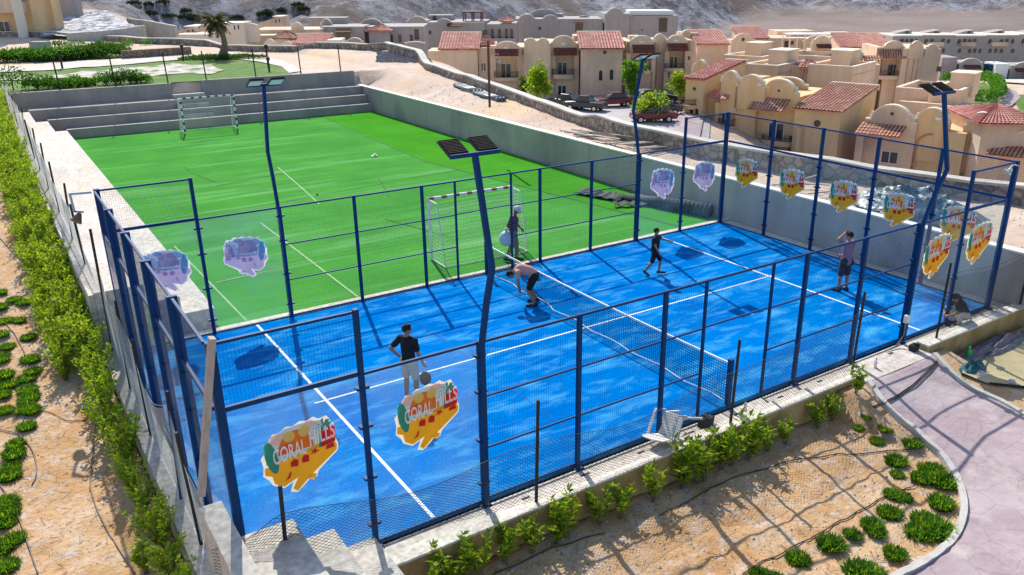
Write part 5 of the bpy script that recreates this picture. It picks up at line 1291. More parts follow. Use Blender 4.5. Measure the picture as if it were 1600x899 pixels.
    def tank(s, u, v, off=3.):
        a, z = s.c(u, v, off); b = MB(); b.tube([(a,off,z-1.5),(a,off,z),(a,off,z+.15)], [.5,.5,.2], 12); b.build('water_tank', MAT['plastic_white'], s.t, True)
    def done(s, roof=None, capm='stucco_pale'):
        s.w.build('walls', MAT[s.wall], s.t)
        if s.cap.v: s.cap.build('parapet_cap', MAT[capm], s.t)
        return s.t

# --- row facing the parking yard (about 100 m away)
B1 = -7.2
h = House(F1, 'house', 'beige house with blank front wall and pink tiled roof near the stone wall bend', 'house', B1)
h.gable(684, 749, 79, 686, 748, 53, 5.5); h.block(668, 689, 80, 5, .3); h.block(747, 768, 75, 5, .6); h.window(752, 99, 759, 111, .6)
a, z = h.c(765, 113, .5); h.done()
h = House(F1, 'house', 'beige house with brown awning, wall air conditioner and balcony behind the rusty lamp post', 'house', B1)
h.block(766, 774, 72, 7, 0); h.block(808, 822, 74, 7, 0); h.block(774, 808, 82, 7, 1.1); h.w.box(h.c(774,122)[0], 0, -3, h.c(808,122)[0], 1.1, h.c(774,124)[1]); h.block(766, 822, 76, .9, 0, zb=h.c(774,86)[1])
h.arch(770, 815, 75, 66); h.ornament(791, 72); h.awning(773, 78, 810, 88, -.05); h.window(783, 100, 798, 121, 1.1, name='balcony_door'); h.balcony(772, 113, 810, 122, 127)
q0, z0 = h.c(778, 99, 1.1); b = MB(); b.box(q0-.4, .75, z0, q0+.4, 1.09, z0+.6); b.tube([(q0-.1,.72,z0+.3),(q0-.1,.75,z0+.3)], .22, 12); b.build('air_conditioner', MAT['plastic_white'], h.t)
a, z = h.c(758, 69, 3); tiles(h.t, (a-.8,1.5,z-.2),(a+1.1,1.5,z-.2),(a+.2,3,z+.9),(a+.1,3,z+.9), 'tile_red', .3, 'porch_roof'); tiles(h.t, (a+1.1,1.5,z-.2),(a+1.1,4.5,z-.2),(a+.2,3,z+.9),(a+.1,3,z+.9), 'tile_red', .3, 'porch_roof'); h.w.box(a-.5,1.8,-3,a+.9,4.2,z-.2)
h.done()
h = House(F1, 'house', 'beige house with stepped arched parapets and a balcony, bright green tree at its left', 'house', B1, 'stucco')
h.block(819, 860, 68, 8, -.8); h.arch(819, 839, 66, 61, -.85, .4, 1); h.arch(839, 858, 66, 61, -.85, .4, 1)
h.block(858, 868, 68, 8, 0); h.block(897, 905, 68, 8, 0); h.block(868, 897, 78, 7, 1.1); h.block(858, 905, 70, .9, 0, zb=h.c(870,87)[1]); h.w.box(h.c(866,118)[0], 0, -3, h.c(899,118)[0], 1.1, h.c(870,120)[1])
h.arch(858, 903, 69, 57); h.ornament(880, 66); h.awning(865, 76, 901, 87, -.05); h.window(872, 98, 885, 117, 1.1, name='balcony_door'); h.balcony(863, 109, 898, 117, 124); h.window(872, 134, 884, 150, 0)
h.block(903, 916, 70, 6, 1.6); h.window(905, 96, 909, 107, 1.6, frame=False); h.window(903, 128, 912, 158, 1.6, frame=False)
h.done()
h = House(F1, 'house', 'tall beige house with red tiled roof and two narrow arched windows above the parked cars', 'house', B1)
h.gable(905, 977, 78, 905, 972, 52, 5.5, -1.6); h.vent(945, 82, .22, -1.6); h.window(936, 110, 941, 126, -1.6, True); h.window(953, 109, 958, 125, -1.6, True); h.block(896, 918, 56, 3, 4.); h.done()
h = House(F1, 'house', 'beige house with dark red awning and balcony directly behind the bent far floodlight pole', 'house', B1)
h.block(970, 980, 64, 6, .9); h.window(970, 93, 974, 103, .9, frame=False); h.block(979, 987, 65, 7, 0); h.block(1019, 1026, 65, 7, 0); h.block(987, 1019, 74, 6, 1.1); h.block(979, 1026, 66, .9, 0, zb=h.c(990,83)[1]); h.w.box(h.c(987,112)[0], 0, -3, h.c(1019,112)[0], 1.1, h.c(990,113)[1])
h.arch(984, 1022, 64, 57); h.ornament(1002, 63); h.awning(988, 71, 1022, 83, -.05); h.window(993, 93, 1009, 110, 1.1, name='balcony_door'); h.balcony(990, 104, 1018, 111, 116); a, z = h.c(983, 56, 3); h.w.box(a, 3, 0, a+1.2, 4.5, z)
h.done()
h = House(F1, 'house', 'beige house with dark red awning, balcony and drainpipe left of the red gabled roof', 'house', B1)
h.block(1024, 1042, 64, 6, .7); h.block(1040, 1047, 63, 7, 0); h.block(1072, 1082, 63, 7, 0); h.block(1047, 1072, 72, 6, 1.1); h.block(1040, 1080, 64, .9, 0, zb=h.c(1050,80)[1]); h.w.box(h.c(1047,107)[0], 0, -3, h.c(1072,107)[0], 1.1, h.c(1050,108)[1])
h.arch(1020, 1042, 63, 54, .6); h.arch(1042, 1074, 63, 56); h.ornament(1056, 61); h.awning(1042, 69, 1074, 80, -.05); h.window(1047, 89, 1058, 106, 1.1, name='balcony_door'); h.balcony(1040, 100, 1069, 107, 112); h.window(1045, 123, 1056, 138, 0); h.window(1075, 88, 1078, 94, 0, frame=False)
b = MB(); a, z = h.c(1029, 70); b.bar((a,.62,-1),(a,.62,z), .12); b.build('drainpipe', MAT['tile_brown'], h.t); h.done()
F1b = facing(112, .05)
h = House(F1b, 'house', 'house with large red tiled roof standing right behind the balcony row', 'house', B1)
h.gable(1088, 1142, 71, 1088, 1130, 49, 6); h.block(1066, 1092, 52, 4, 3.5); h.arch(1066, 1080, 52, 48, 3.4); h.done()

# --- right-hand complex behind the stone wall, facades turned to the left
B2 = -9.
def F2h(label, wall='stucco_yellow', base=B2): return House(F2, 'house', label, 'house', base, wall)
h = F2h('yellow corner house with pink tiled roof at the left end of the near complex', base=-7.5)
x0, x1, ze, zr = h.gable(1066, 1101, 124, 1130, 1150, 95, 9.0, eave_v2=133); h.window(1087, 170, 1090, 192, 0, True); h.window(1079, 165, 1082, 190, 0, True)
h.vent(1085, 139, .18); a, z = h.c(1070, 170, -1.5); h.w.box(a-1.5, -1.6, -3, a+.4, 0, z-1.2); h.balcony(1060, 155, 1082, 166, 172)
h.done()
h = F2h('yellow house front with small white arched dormer and tiled awning', base=-7.8)
h.block(1104, 1130, 142, 9, 1.2); h.arch(1127, 1154, 128, 112, .4, .5, 3.0, .05); h.awning(1116, 140, 1146, 158, 1.2, 'tile_red', 1.5); h.block(1118, 1124, 160, 1., .2); h.block(1130, 1152, 128, 8, .9)
h.arch(1082, 1104, 112, 95, 6.5, .5, 2.4, .05); h.window(1128, 186, 1140, 200, .9, True); h.balcony(1118, 186, 1143, 199, 206, .9, 1.2); h.window(1124, 172, 1132, 194, .9, name='balcony_door'); h.done()
h = F2h('yellow house with curved gable, brown tiled awning and iron balcony behind the far fence corner', base=-8.3)
h.block(1152, 1184, 133, 10, .6); h.arch(1150, 1196, 134, 118, .4, .45, 2.2, .10); h.ornament(1188, 129, .4); h.block(1184, 1240, 150, 10, 1.4); h.arch(1188, 1248, 142, 125, 1.2, .5, 4.0, .10); h.arch(1205, 1262, 130, 122, 8.5, .4, 2.)
h.vent(1217, 142, .12, 1.2); h.awning(1182, 152, 1236, 178, 1.3, 'tile_brown', 1.9); h.window(1203, 192, 1222, 224, 1.2, name='balcony_door'); h.balcony(1186, 212, 1236, 224, 232, 1.2, 1.0)
b = MB(); a, z = h.c(1166, 165, .6); P = [(a-1.1+.0, -2)]
pts = [(a-1.2, .56, -2), (a-1.2, .56, z-.6)]+[(a+.2-1.4*math.cos(t), .56, z-.6+1.2*math.sin(t)) for t in [i*math.pi/10 for i in range(1, 6)]]; b.tube(pts, .09, 6); b.build('wall_moulding', MAT['tile_brown'], h.t); h.done()
h = F2h('near yellow house with the largest brown tiled roof and a round vent', base=-8.8)
h.gable(1236, 1315, 171, 1320, 1350, 133, 9.5, 0, 'tile_brown', .45, 188); h.vent(1277, 193, .32); a, z = h.c(1250, 200, -.4); h.w.box(a-.25, -.5, -3, a+.15, 0, z); h.window(1261, 240, 1276, 262, 0, True); h.done()
h = F2h('grey-beige house with rounded parapet, brown awning and one double window', 'stucco', -9.2)
h.block(1352, 1430, 208, 9, 1.0); h.arch(1352, 1434, 186, 165, .8, .5, 4.5, .12); h.vent(1394, 178, .15, .8); h.awning(1348, 192, 1418, 218, .9, 'tile_brown', 2.0); h.window(1379, 236, 1401, 256, .8); h.block(1340, 1352, 200, 8, .2)
h.block(1405, 1475, 158, .5, 9); h.block(1405, 1500, 165, 6, 9.2); h.done()
h = F2h('yellow house with curved gables and stepped buttress beside the near right floodlight pole', base=-9.6)
h.block(1430, 1510, 198, 9, 1.4); h.arch(1428, 1486, 186, 170, 1.2, .5, 3.6, .10); h.ornament(1467, 182, 1.2); h.arch(1506, 1560, 196, 177, 1.2, .5, 4., .10); h.block(1500, 1560, 205, 9, 1.4)
a, z = h.c(1488, 206, .8); 
for k, (w_, hh) in enumerate(((1.7,z),(1.2,z-1.2),(.7,z-2.4))): h.w.box(a-.3, 1.38-w_*.6, -3, a+1.2-k*.2, 1.41, hh)
b = MB(); pts = [(h.c(1438,260,1.4)[0], 1.35, -2)]; a, z = h.c(1452, 218, 1.4); pts = [(a-.9,1.15,-2),(a-.9,1.15,z-.5)]+[(a+.3-1.2*math.cos(t),1.15,z-.5+1.*math.sin(t)) for t in [i*math.pi/10 for i in range(1,6)]]; b.tube(pts, .09, 6); b.build('wall_moulding', MAT['tile_brown'], h.t)
h.done()
h = F2h('beige house with red and cream striped tile awning at the right edge of the picture', 'stucco', -10)
h.block(1560, 1680, 215, 9, .8); h.arch(1548, 1606, 206, 186, 2.4, .5, 4, .1); h.arch(1566, 1690, 222, 203, .6, .5, 3.5, .12); h.awning(1550, 226, 1662, 256, .7, 'tile_brown', 2.2); h.window(1572, 270, 1600, 290, .8); h.block(1545, 1690, 188, 7, 10.5); h.done()
# flat terraces behind the front houses
for i, (u0, u1, vt, off, dep, lab) in enumerate([(1163,1215,112,13,8,'low beige villa with flat walled terrace just behind the pink roofed corner house'), (1190,1262,112,17,7,'low beige villa with long parapet behind the curved yellow gable'),
        (1262,1332,113,16,8,'low beige villa with plain parapet left of the tall balcony house'), (1398,1450,150,14,8,'low beige villa with walled roof terrace under the tall grey wall'), (1450,1500,152,13,7,'low beige villa beside the curved green hedge'), (1215,1300,96,26,8,'beige flat-roofed villa left of the small hipped roof'), (1130,1190,97,22,8,'beige flat-roofed villa between the red gable and the small hipped roof')]):
    h = House(F2, 'house', lab, 'house', B2, 'stucco'); a, c_, z = h.block(u0, u1, vt, dep, off)
    for q in ((a,off-.01,a+.25,off+dep+.01),(c_-.25,off-.01,c_,off+dep+.01),(a+.251,off-.01,c_-.251,off+.25),(a+.251,off+dep-.25,c_-.251,off+dep+.01)): h.w.box(q[0],q[1],z-.1,q[2],q[3],z+.8)
    for q in ((a-.03,off-.05,a+.29,off+dep+.05),(c_-.29,off-.05,c_+.03,off+dep+.05),(a+.30,off-.05,c_-.30,off+.29)): h.cap.box(q[0],q[1],z+.802,q[2],q[3],z+.9)
    if i % 2 == 0: h.w.box(a+1, off+dep*.5, z-.1, a+3.2, off+dep-.6, z+2.1); h.cap.box(a+.9, off+dep*.5-.1, z+2.102, a+3.3, off+dep-.5, z+2.2)
    if i in (1,3,5): h.tank(lerp(u0,u1,.7), vt-7, off+2)
    h.done()

# --- tall balcony house
F3 = facing(122, -.10)
h = House(F3, 'house', 'tall beige house with tiled awning and balcony and a blank grey side wall', 'house', -11, 'stucco')
h.block(1371, 1380, 74, 8, 0); h.block(1408, 1414, 74, 8, 0); h.block(1380, 1408, 84, 7, 1.2); h.block(1371, 1414, 76, 1., 0, zb=h.c(1380,90)[1]); h.w.box(h.c(1380,118)[0], 0, -3, h.c(1408,118)[0], 1.2, h.c(1385,120)[1])
h.block(1412, 1472, 76, 9, -1.0); h.arch(1378, 1416, 75, 65, 0); h.arch(1420, 1444, 77, 65, -1.1); h.arch(1446, 1468, 77, 70, -1.1); h.awning(1375, 79, 1414, 92, -.05, 'tile_brown', 1.1); h.window(1388, 101, 1402, 119, 1.2, name='balcony_door'); h.balcony(1374, 111, 1409, 119, 125)
h.window(1444, 81, 1451, 87, -1.0, frame=False); h.window(1464, 104, 1470, 112, -1.0, frame=False); b = MB()
for u in (1420, 1429, 1436): a, z = h.c(u, 90, -1); b.bar((a,-1.04,-2),(a,-1.04,z), .1)
b.build('wall_moulding', MAT['tile_brown'], h.t); h.done()
def hip(h, u0, u1, ve, vr, off, dep, m='tile_red'):
    a, ze = h.c(u0, ve, off); c_, _ = h.c(u1, ve, off); mx = (a+c_)/2; _, zr = h.c((u0+u1)/2, vr, off+dep/2); zr = max(zr, ze+.8); my = off+dep/2
    e = [(a,off,ze),(c_,off,ze),(c_,off+dep,ze),(a,off+dep,ze)]; r_ = (mx,my,zr)
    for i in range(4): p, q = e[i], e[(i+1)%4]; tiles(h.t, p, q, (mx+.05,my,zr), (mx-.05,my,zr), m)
    h.w.box(a+.5, off+.5, -3, c_-.5, off+dep-.5, ze+.05)
F4 = facing(112, -.12)
h = House(F4, 'house', 'house with small brown hipped roof and an arched porch in front of the red roof', 'house', -10, 'stucco'); hip(h, 1286, 1337, 103, 84, 0, 6, 'tile_brown'); h.block(1330, 1376, 101, 6, .5); h.arch(1330, 1349, 90, 79, .3, .4, 2); h.window(1327, 104, 1335, 118, .5, True); h.window(1338, 106, 1341, 115, .5, True); h.window(1343, 106, 1346, 115, .5, True); h.awning(1348, 88, 1374, 96, .5, 'tile_brown'); h.block(1290, 1330, 106, 5, -.2); h.done()
h = House(facing(98, -.12), 'house', 'small slatted hipped porch roof amid the flat terraces', 'porch', -9, 'stucco'); hip(h, 1252, 1283, 108, 99, 0, 3.5, 'tile_brown'); h.done()
h = House(F4, 'house', 'house with dark red hipped roof at the right edge beside the pink garden path', 'house', -12, 'stucco'); hip(h, 1530, 1650, 196, 166, -40, 9, 'tile_red'); h.done()
F5 = facing(140, -.08)
h = House(F5, 'house', 'house with wide plain red roof behind the tall balcony house', 'house', -10, 'stucco'); h.gable(1313, 1392, 75, 1322, 1390, 53, 7); h.block(1270, 1345, 79, 5, -2); h.arch(1268, 1300, 68, 57, -2); h.awning(1275, 70, 1298, 76, -2); h.done()
F6 = facing(150, .04)
h = House(F6, 'house', 'house with red roof, arched gable and white roof pergola left of the flat canyon slope', 'house', -9.5, 'stucco'); h.gable(1160, 1205, 62, 1165, 1215, 43, 8); h.arch(1143, 1180, 63, 53, -3); h.block(1143, 1180, 63, 4, -2.9); h.vent(1161, 62, .3, -2.95); h.block(1205, 1300, 60, 8, 2); h.window(1226, 64, 1231, 79, 2, frame=False); h.window(1236, 64, 1240, 70, 2, frame=False); h.arch(1228, 1270, 56, 51, 6); h.arch(1245, 1285, 90, 80, -18, .4, 2.2); h.done()
t = thing('pergola', 'white metal roof pergola on the flat roof right of the red gable', 'pergola', tuple(gd(1232, 80, 146)), F6.rz)
b = MB(); b.box(0,0,2.6,8,4,2.75)
for x in (0,2.6,5.2,7.8):
    for y_ in (0,3.8): b.box(x,y_,-2,x+.12,y_+.12,2.6)
b.build('frame', MAT['white_paint'], t)
h = House(F6, 'house', 'beige villa with flat roofs and small white roof room in front of the canyon', 'house', -9.5, 'stucco'); h.block(1215, 1275, 49, 6, 12); h.block(1285, 1345, 58, 6, 4); h.block(1295, 1330, 51, 3, 8); h.arch(1255, 1300, 64, 56, 1); h.done()

# --- second row in shade (about 150 m)
F7 = facing(150, -.02)
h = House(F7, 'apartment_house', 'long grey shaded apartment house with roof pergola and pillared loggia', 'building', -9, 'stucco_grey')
h.block(664, 757, 35, 12, 0); h.block(757, 805, 38, 11, 1.5); h.arch(681, 706, 35, 30, -.1); h.arch(635, 668, 33, 26, -.1); h.block(640, 666, 33, 10, .2); h.awning(699, 37, 722, 42); h.window(669, 48, 674, 54, 0, frame=False); h.window(754, 47, 762, 62, 0, frame=False)
for u in (767, 778, 789, 797): h.window(u, 45, u+5, 60, 1.5, True)
b = MB(); a, z = h.c(757, 62, -.3); c_, _ = h.c(805, 62, -.3); b.box(a, -.4, z-.8, c_, 1.5, z-.6); b.box(a, -.4, z-.6, c_, -.3, z+.2); b.build('balcony', MAT['stucco_grey'], h.t)
b = MB(); a, z0 = h.c(724, 35, 3); c_, z1 = h.c(751, 20, 3)
for x in (a, (a+c_)/2, c_):
    for y_ in (3,6): b.box(x-.1,y_,z0-.5,x+.1,y_+.2,z1)
b.box(a-.3,2.8,z1,c_+.3,6.4,z1+.2); b.build('roof_pergola', MAT['tile_dark'], h.t); hip(h, 780, 802, 35, 28, 1.2, 4); h.block(668, 706, 24, 4, 7); h.window(676, 24, 682, 33, 7, frame=False); h.done()
F8 = facing(165, .03)
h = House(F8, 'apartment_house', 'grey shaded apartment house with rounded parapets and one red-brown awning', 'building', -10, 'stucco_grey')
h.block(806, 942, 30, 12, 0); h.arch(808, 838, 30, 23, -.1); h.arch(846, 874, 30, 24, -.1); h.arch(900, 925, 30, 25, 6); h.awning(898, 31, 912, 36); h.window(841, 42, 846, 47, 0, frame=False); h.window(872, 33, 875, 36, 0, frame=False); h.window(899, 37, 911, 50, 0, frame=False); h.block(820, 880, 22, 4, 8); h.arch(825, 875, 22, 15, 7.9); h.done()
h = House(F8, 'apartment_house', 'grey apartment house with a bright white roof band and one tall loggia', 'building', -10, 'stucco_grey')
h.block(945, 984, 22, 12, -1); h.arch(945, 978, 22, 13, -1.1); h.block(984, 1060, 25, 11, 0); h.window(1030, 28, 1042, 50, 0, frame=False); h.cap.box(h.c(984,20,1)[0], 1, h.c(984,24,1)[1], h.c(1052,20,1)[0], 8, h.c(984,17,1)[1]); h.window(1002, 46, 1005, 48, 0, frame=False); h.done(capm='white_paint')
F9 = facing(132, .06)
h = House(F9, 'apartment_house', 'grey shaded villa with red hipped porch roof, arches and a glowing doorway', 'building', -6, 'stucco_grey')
h.block(500, 568, 42, 9, 0); h.block(568, 662, 42, 10, 2.5); h.awning(525, 46, 549, 52); h.window(525, 52, 548, 62, 0, frame=False); hip(h, 570, 612, 50, 42, 0, 5)
for u in (585, 609, 622, 640): h.window(u, 54, u+6, 66, 2.5, True)
h.window(647, 46, 655, 62, 2.5, frame=False); h.arch(540, 568, 66, 60, -3, .4, 2); h.arch(632, 664, 68, 66, -3, .4, 2); h.arch(500, 520, 40, 30, 4); h.block(480, 540, 28, 4, 8); h.window(505, 31, 511, 39, 8, frame=False); h.arch(560, 600, 38, 30, 8); h.done()
h = House(facing(118, .10), 'house', 'low house with pink tiled shed roof showing over the stone wall left of centre', 'house', -5, 'stucco_pale')
h.gable(446, 512, 71, 450, 512, 55, 6); h.block(510, 532, 63, 5, .5); hip(h, 422, 460, 62, 52, 2, 5, 'tile_brown'); h.arch(412, 432, 72, 62, -1, .4, 2); h.arch(440, 456, 70, 66, -1.5); h.done()
h = House(facing(125, .10), 'house', 'low beige houses roof with half-round dormer behind the palm', 'house', -5, 'stucco')
h.block(395, 500, 47, 8, 4); h.arch(455, 474, 44, 36, 3.9, .5, 2); h.block(350, 470, 56, 6, 0); h.arch(385, 405, 58, 53, -.5, .5, 2); h.block(330, 352, 60, 4, -2); hip(h, 362, 384, 62, 58, -2, 3); h.done()
h = House(facing(120, .10), 'house', 'small pale roof house with two dark windows right behind the palm crown', 'house', -4, 'stucco_pale')
h.block(344, 380, 36, 5, 0); h.window(347, 41, 354, 50, 0, frame=False); h.window(365, 40, 368, 47, 0, frame=False); h.window(371, 39, 374, 46, 0, frame=False); h.arch(380, 404, 42, 38, 2, .5, 2); h.done()
def slopehouse(u0, u1, vb, vt, D, label, base=-4):
    fr = facing(D, .08); h = House(fr, 'house', label, 'house', base, 'stucco'); a, z0 = h.c(u0, vb); c_, z1 = h.c(u1, vt); n = 10
    P = [(a,-2),(c_,-2),(c_,z1)]+[(lerp(c_,a,(i/n)), lerp(z1,z0,(i/n)**1.6)) for i in range(1, n+1)]; h.w.prism(P, lambda x, z, y: (x, y, z), 6)
    h.window(lerp(u0,u1,.78), vt+4, lerp(u0,u1,.83), vt+9, 0, frame=False); h.window(lerp(u0,u1,.90), vt+3, lerp(u0,u1,.95), vt+8, 0, frame=False); h.cap.box(lerp(a,c_,.7), -.1, z1, c_+.1, 5, z1+.15); h.done()
slopehouse(246, 306, 62, 43, 112, 'vaulted beige roof sloping up to a small white-edged room, left of the palm')
h = House(facing(108, .08), 'house', 'low beige flat house with pink-striped roof edge in front of the vaulted roof', 'house', -4, 'stucco_pale'); h.block(275, 328, 54, 5, 0); h.arch(236, 262, 64, 56, -1, .4, 2); h.done()
slopehouse(395, 440, 42, 27, 150, 'distant vaulted beige roof with a white-edged room above the red shed roof', -6)

# --- far terrace row and pool area on the right
F10 = facing(206, -.03)
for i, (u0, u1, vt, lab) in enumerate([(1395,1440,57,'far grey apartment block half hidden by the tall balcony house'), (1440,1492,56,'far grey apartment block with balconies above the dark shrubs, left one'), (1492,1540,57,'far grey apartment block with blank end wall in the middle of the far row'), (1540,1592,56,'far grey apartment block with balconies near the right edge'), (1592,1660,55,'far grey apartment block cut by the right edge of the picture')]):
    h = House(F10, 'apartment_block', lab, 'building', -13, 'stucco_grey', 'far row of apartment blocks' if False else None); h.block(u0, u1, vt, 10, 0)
    for k in range(5):
        for r_ in range(2):
            uu = u0+5+k*(u1-u0-8)/5
            if (i+k*2+r_) % 5 != 0: h.window(uu, 61+r_*15, uu+4, 68+r_*15, 0, arched=(k % 2 == 0), frame=False)
    b = MB(); a, z = h.c(u0+6, 72); c_, _ = h.c(lerp(u0,u1,.6), 72); b.box(a, -1.2, z, c_, 0, z+.9); b.build('balcony', MAT['stucco'], h.t)
    h.w.box(0, 0, 0, .01, .01, .01); a, zt = h.c(u0+8, 47, 5); c_, _ = h.c(u0+30, 47, 5); _, zz = h.c(u0, vt, 5); h.w.prism([(a-3,zz),(c_,zz),(c_,zt),(lerp(a,c_,.4),zt-.3)], lambda x, z_, y: (x, 5+y, z_), 4); h.window(u0+20, 49, u0+24, 54, 5, frame=False)
    h.cap.box(h.c(u0,vt)[0], -.2, h.c(u0,vt)[1], h.c(u1,vt)[0], 10, h.c(u0,vt)[1]+.25); h.done()
F11 = facing(168, -.05)
for i, (u0, u1, vt, dep, m, lab) in enumerate([(1473,1497,90,6,'tile_red','pink-walled low building among the shrubs by the pool'), (1500,1536,98,6,'stucco_grey','low grey kiosk with rounded roof beside the pink-walled building'), (1557,1577,100,5,'white_paint','white slide tower building by the pool'), (1580,1640,103,7,'stucco_grey','low grey pool building at the right edge')]):
    h = House(F11, 'pavilion', lab, 'building', -12, m if m != 'tile_red' else 'pink_paving'); h.block(u0, u1, vt, dep, 0)
    if i in (1, 3): h.arch(u0, u1, vt, vt-6, -.1); h.awning(u0+5, vt+4, u1-5, vt+10)
    h.done()
b = MB(); a = gd(1550, 100, 166); b.box(a.x-1, a.y-1, a.z-6, a.x+1, a.y+1, a.z); b.tube([(a.x,a.y,a.z),(a.x+3,a.y-2,a.z-3),(a.x+2,a.y-5,a.z-6)], .6, 8); tag(b.build('water_slide', MAT['tarp']), 'blue water slide beside the white tower by the far pool', 'slide')

# --- top-left house, gravel slope, retaining walls
F12 = facing(76, -.22)
h = House(F12, 'house', 'large beige house with round column and dark glass door at the top left corner', 'house', 2.6, 'stucco_yellow')
h.block(-60, 26, -90, 2.2, 0); h.block(20, 60, -90, 1.2, 2.2); h.window(-2, 34, 22, 69, 0, name='glass_door'); h.window(46, 24, 54, 44, 2.2)
for u in (34, ): a, z = h.c(38, 60, -1.4); b = MB(); b.tube([(a,-1.4,-1),(a,-1.4,12)], .45, 14); b.build('column', MAT['stucco_pale'], h.t)
b = MB(); a, z = h.c(-30, 20, -1.); c_, z2 = h.c(28, 5, -1.); b.box(a, -1.2, z, c_, .0, z+1.0); b.box(a,-1.2,z+1.0,c_,-1.1,z+1.9); b.build('balcony', MAT['stucco'], h.t); h.block(-30, 30, 70, 2.5, -2.6); h.block(48, 66, 68, 1.2, -2.5); h.done()
h = House(facing(112, .12), 'house', 'pale building with tall dark doorway standing above the gravel slope', 'house', 4.2, 'stucco_grey'); h.block(55, 104, -60, 2, 0); h.window(80, -40, 96, 18, 0, name='doorway', frame=False); h.done()
b = MB(); P = [gd(u, v, D) for u, v, D in ((62,56,84),(110,57,84),(150,52,84),(226,45,86),(178,25,104),(168,17,110),(125,18,112),(66,22,110))]
b.v = [tuple(p) for p in P]; c_ = sum((Vector(p) for p in P), Vector())/8
bmh = bmesh.new(); bmh.faces.new([bmh.verts.new(p) for p in P]); bmesh.ops.triangulate(bmh, faces=bmh.faces[:]); bmesh.ops.subdivide_edges(bmh, edges=bmh.edges[:], cuts=14, use_grid_fill=True)
for v in bmh.verts: v.co.z += .25*noise.noise(v.co*.6)+.12*noise.noise(v.co*2.2)
me = bpy.data.meshes.new('gravel_slope'); bmh.to_mesh(me); bmh.free(); me.materials.append(MAT['gravel_grey']); o = bpy.data.objects.new('gravel_slope', me); col.objects.link(o); struct(o)
def wallbetween(label, pts, h_, th=.4, m='concrete_grey', drop=3):
    b = MB(); wall_strip(b, [(p.x, p.y) for p in pts], lambda i: pts[i].z-drop, lambda i: pts[i].z+h_, th); tag(b.build('retaining_wall', MAT[m]), label, 'wall')
wallbetween('grey retaining wall at the foot of the gravel slope at the top left', resample3 := [gd(u, v, D) for u, v, D in ((105,54,83),(150,51,83),(190,47,84),(226,41,85.5))], .1, drop=2.6)
wallbetween('grey retaining wall running down right of the gravel slope', [gd(u, v, D) for u, v, D in ((200,30,100),(232,34,98),(275,42,96))], .1, drop=3.5)
wallbetween('short grey planter wall in front of the large top left house', [gd(u, v, D) for u, v, D in ((49,66,72),(74,66,72))], .05, .8)
wallbetween('low brown stone planter wall on the far lawn left of the palm', [on_ground(u, v) for u, v in ((192,93),(235,90),(298,86))], .65, .45, 'rubble_brown', .4)
# --- vegetation
def gnd(u, v, D): p = gd(u, v, D); return (p.x, p.y, p.z)
P = on_ground(347, 92); t = thing('palm_tree', 'tall leaning date palm with shaggy brown crown on the far lawn', 'tree', tuple(P))
D_ = (P-CAM).dot(FV); top = gd(334, 34, D_)-P; b = MB(); tp = [top*f+Vector((0,0,0))+RV*(.5*math.sin(f*3.0)) for f in [i/9 for i in range(10)]]; b.tube([tuple(p) for p in tp], [.42,.36,.30,.26,.22,.20,.19,.18,.18,.18], 10); b.build('trunk', MAT['bark'], t)
f = MB(); rg = random.Random(4)
for k in range(80):
    a = k*2.399; el = rg.uniform(-.9,1.15); L = rg.uniform(1.0,1.6); d = Vector((math.cos(a), math.sin(a), 0)); prev = tp[-1].copy()
    for s_ in range(8):
        el2 = el-.13*s_; nx_ = prev+(d*math.cos(el2)+Vector((0,0,math.sin(el2))))*L/8; f.bar(prev, nx_, .03)
        side_ = d.cross(Vector((0,0,1)))
        for q in (-1,1):
            for e_ in range(2): pp = prev.lerp(nx_, e_*.5); leaf(f, pp, side_*q+d*.6+Vector((0,0,-.35)), .34*(1-s_*.06), .06, rg)
        prev = nx_
f.build('crown', MAT['palm_leaf'], t)
def groundpt(u, v, D): p = gd(u, v, D); return Vector((p.x, p.y, gh(p.x, p.y)))
tree('tree', groundpt(840,150,92), 4.9, 1.9, 1, 'leaf_bright', 'bright yellow-green young tree before the house with stepped parapets', n=1500, L=.42)
tree('tree', groundpt(822,158,96), 3.2, 1.3, 7, 'leaf_dark', 'small dark shrub tree left of the bright green tree', n=500, L=.35)
tree('tree', groundpt(990,160,93), 4.6, 1.6, 2, 'leaf_mid', 'darker green tree half hidden behind the bent far floodlight pole', n=1100, L=.40)
tree('tree', groundpt(1061,166,90), 4.1, 1.2, 3, 'leaf_bright', 'slender bright green tree at the left corner of the pink roofed yellow house', n=1000, L=.36)
tree('tree', groundpt(1016,186,80.5), 2.5, 1.7, 5, 'leaf_bright', 'low bushy yellow-green tree in front of the near red car', n=1300, L=.36, trunk=.12)
G = [(-15,98,1.6,'dark green'),(12,97,1.8,''),(30,94,2.0,''),(50,96,1.6,''),(70,93,1.8,''),(90,94,2.0,''),(108,93,1.8,''),(128,92,1.8,''),(145,91,2.3,''),(160,90,2.2,'')]
for i, (u, v, r_, c_) in enumerate(G):
    q = on_ground(u, v); bush(q, r_, r_*.6, .85 if i < 8 else 1.1, i+20, 'leaf_dark' if i in (0,8,9) else 'tuft', ['dark round bush at the left edge below the large house','green bush left end of the long top left hedge'][i] if i < 2 else 'dark bushy shrub at the right end of the top left hedge' if i > 7 else 'bright green shrub in the long top left hedge', n=900, L=.28, group='long top left hedge shrubs' if 1 < i < 8 else 'dark shrubs at the end of the top left hedge' if i > 7 else None)
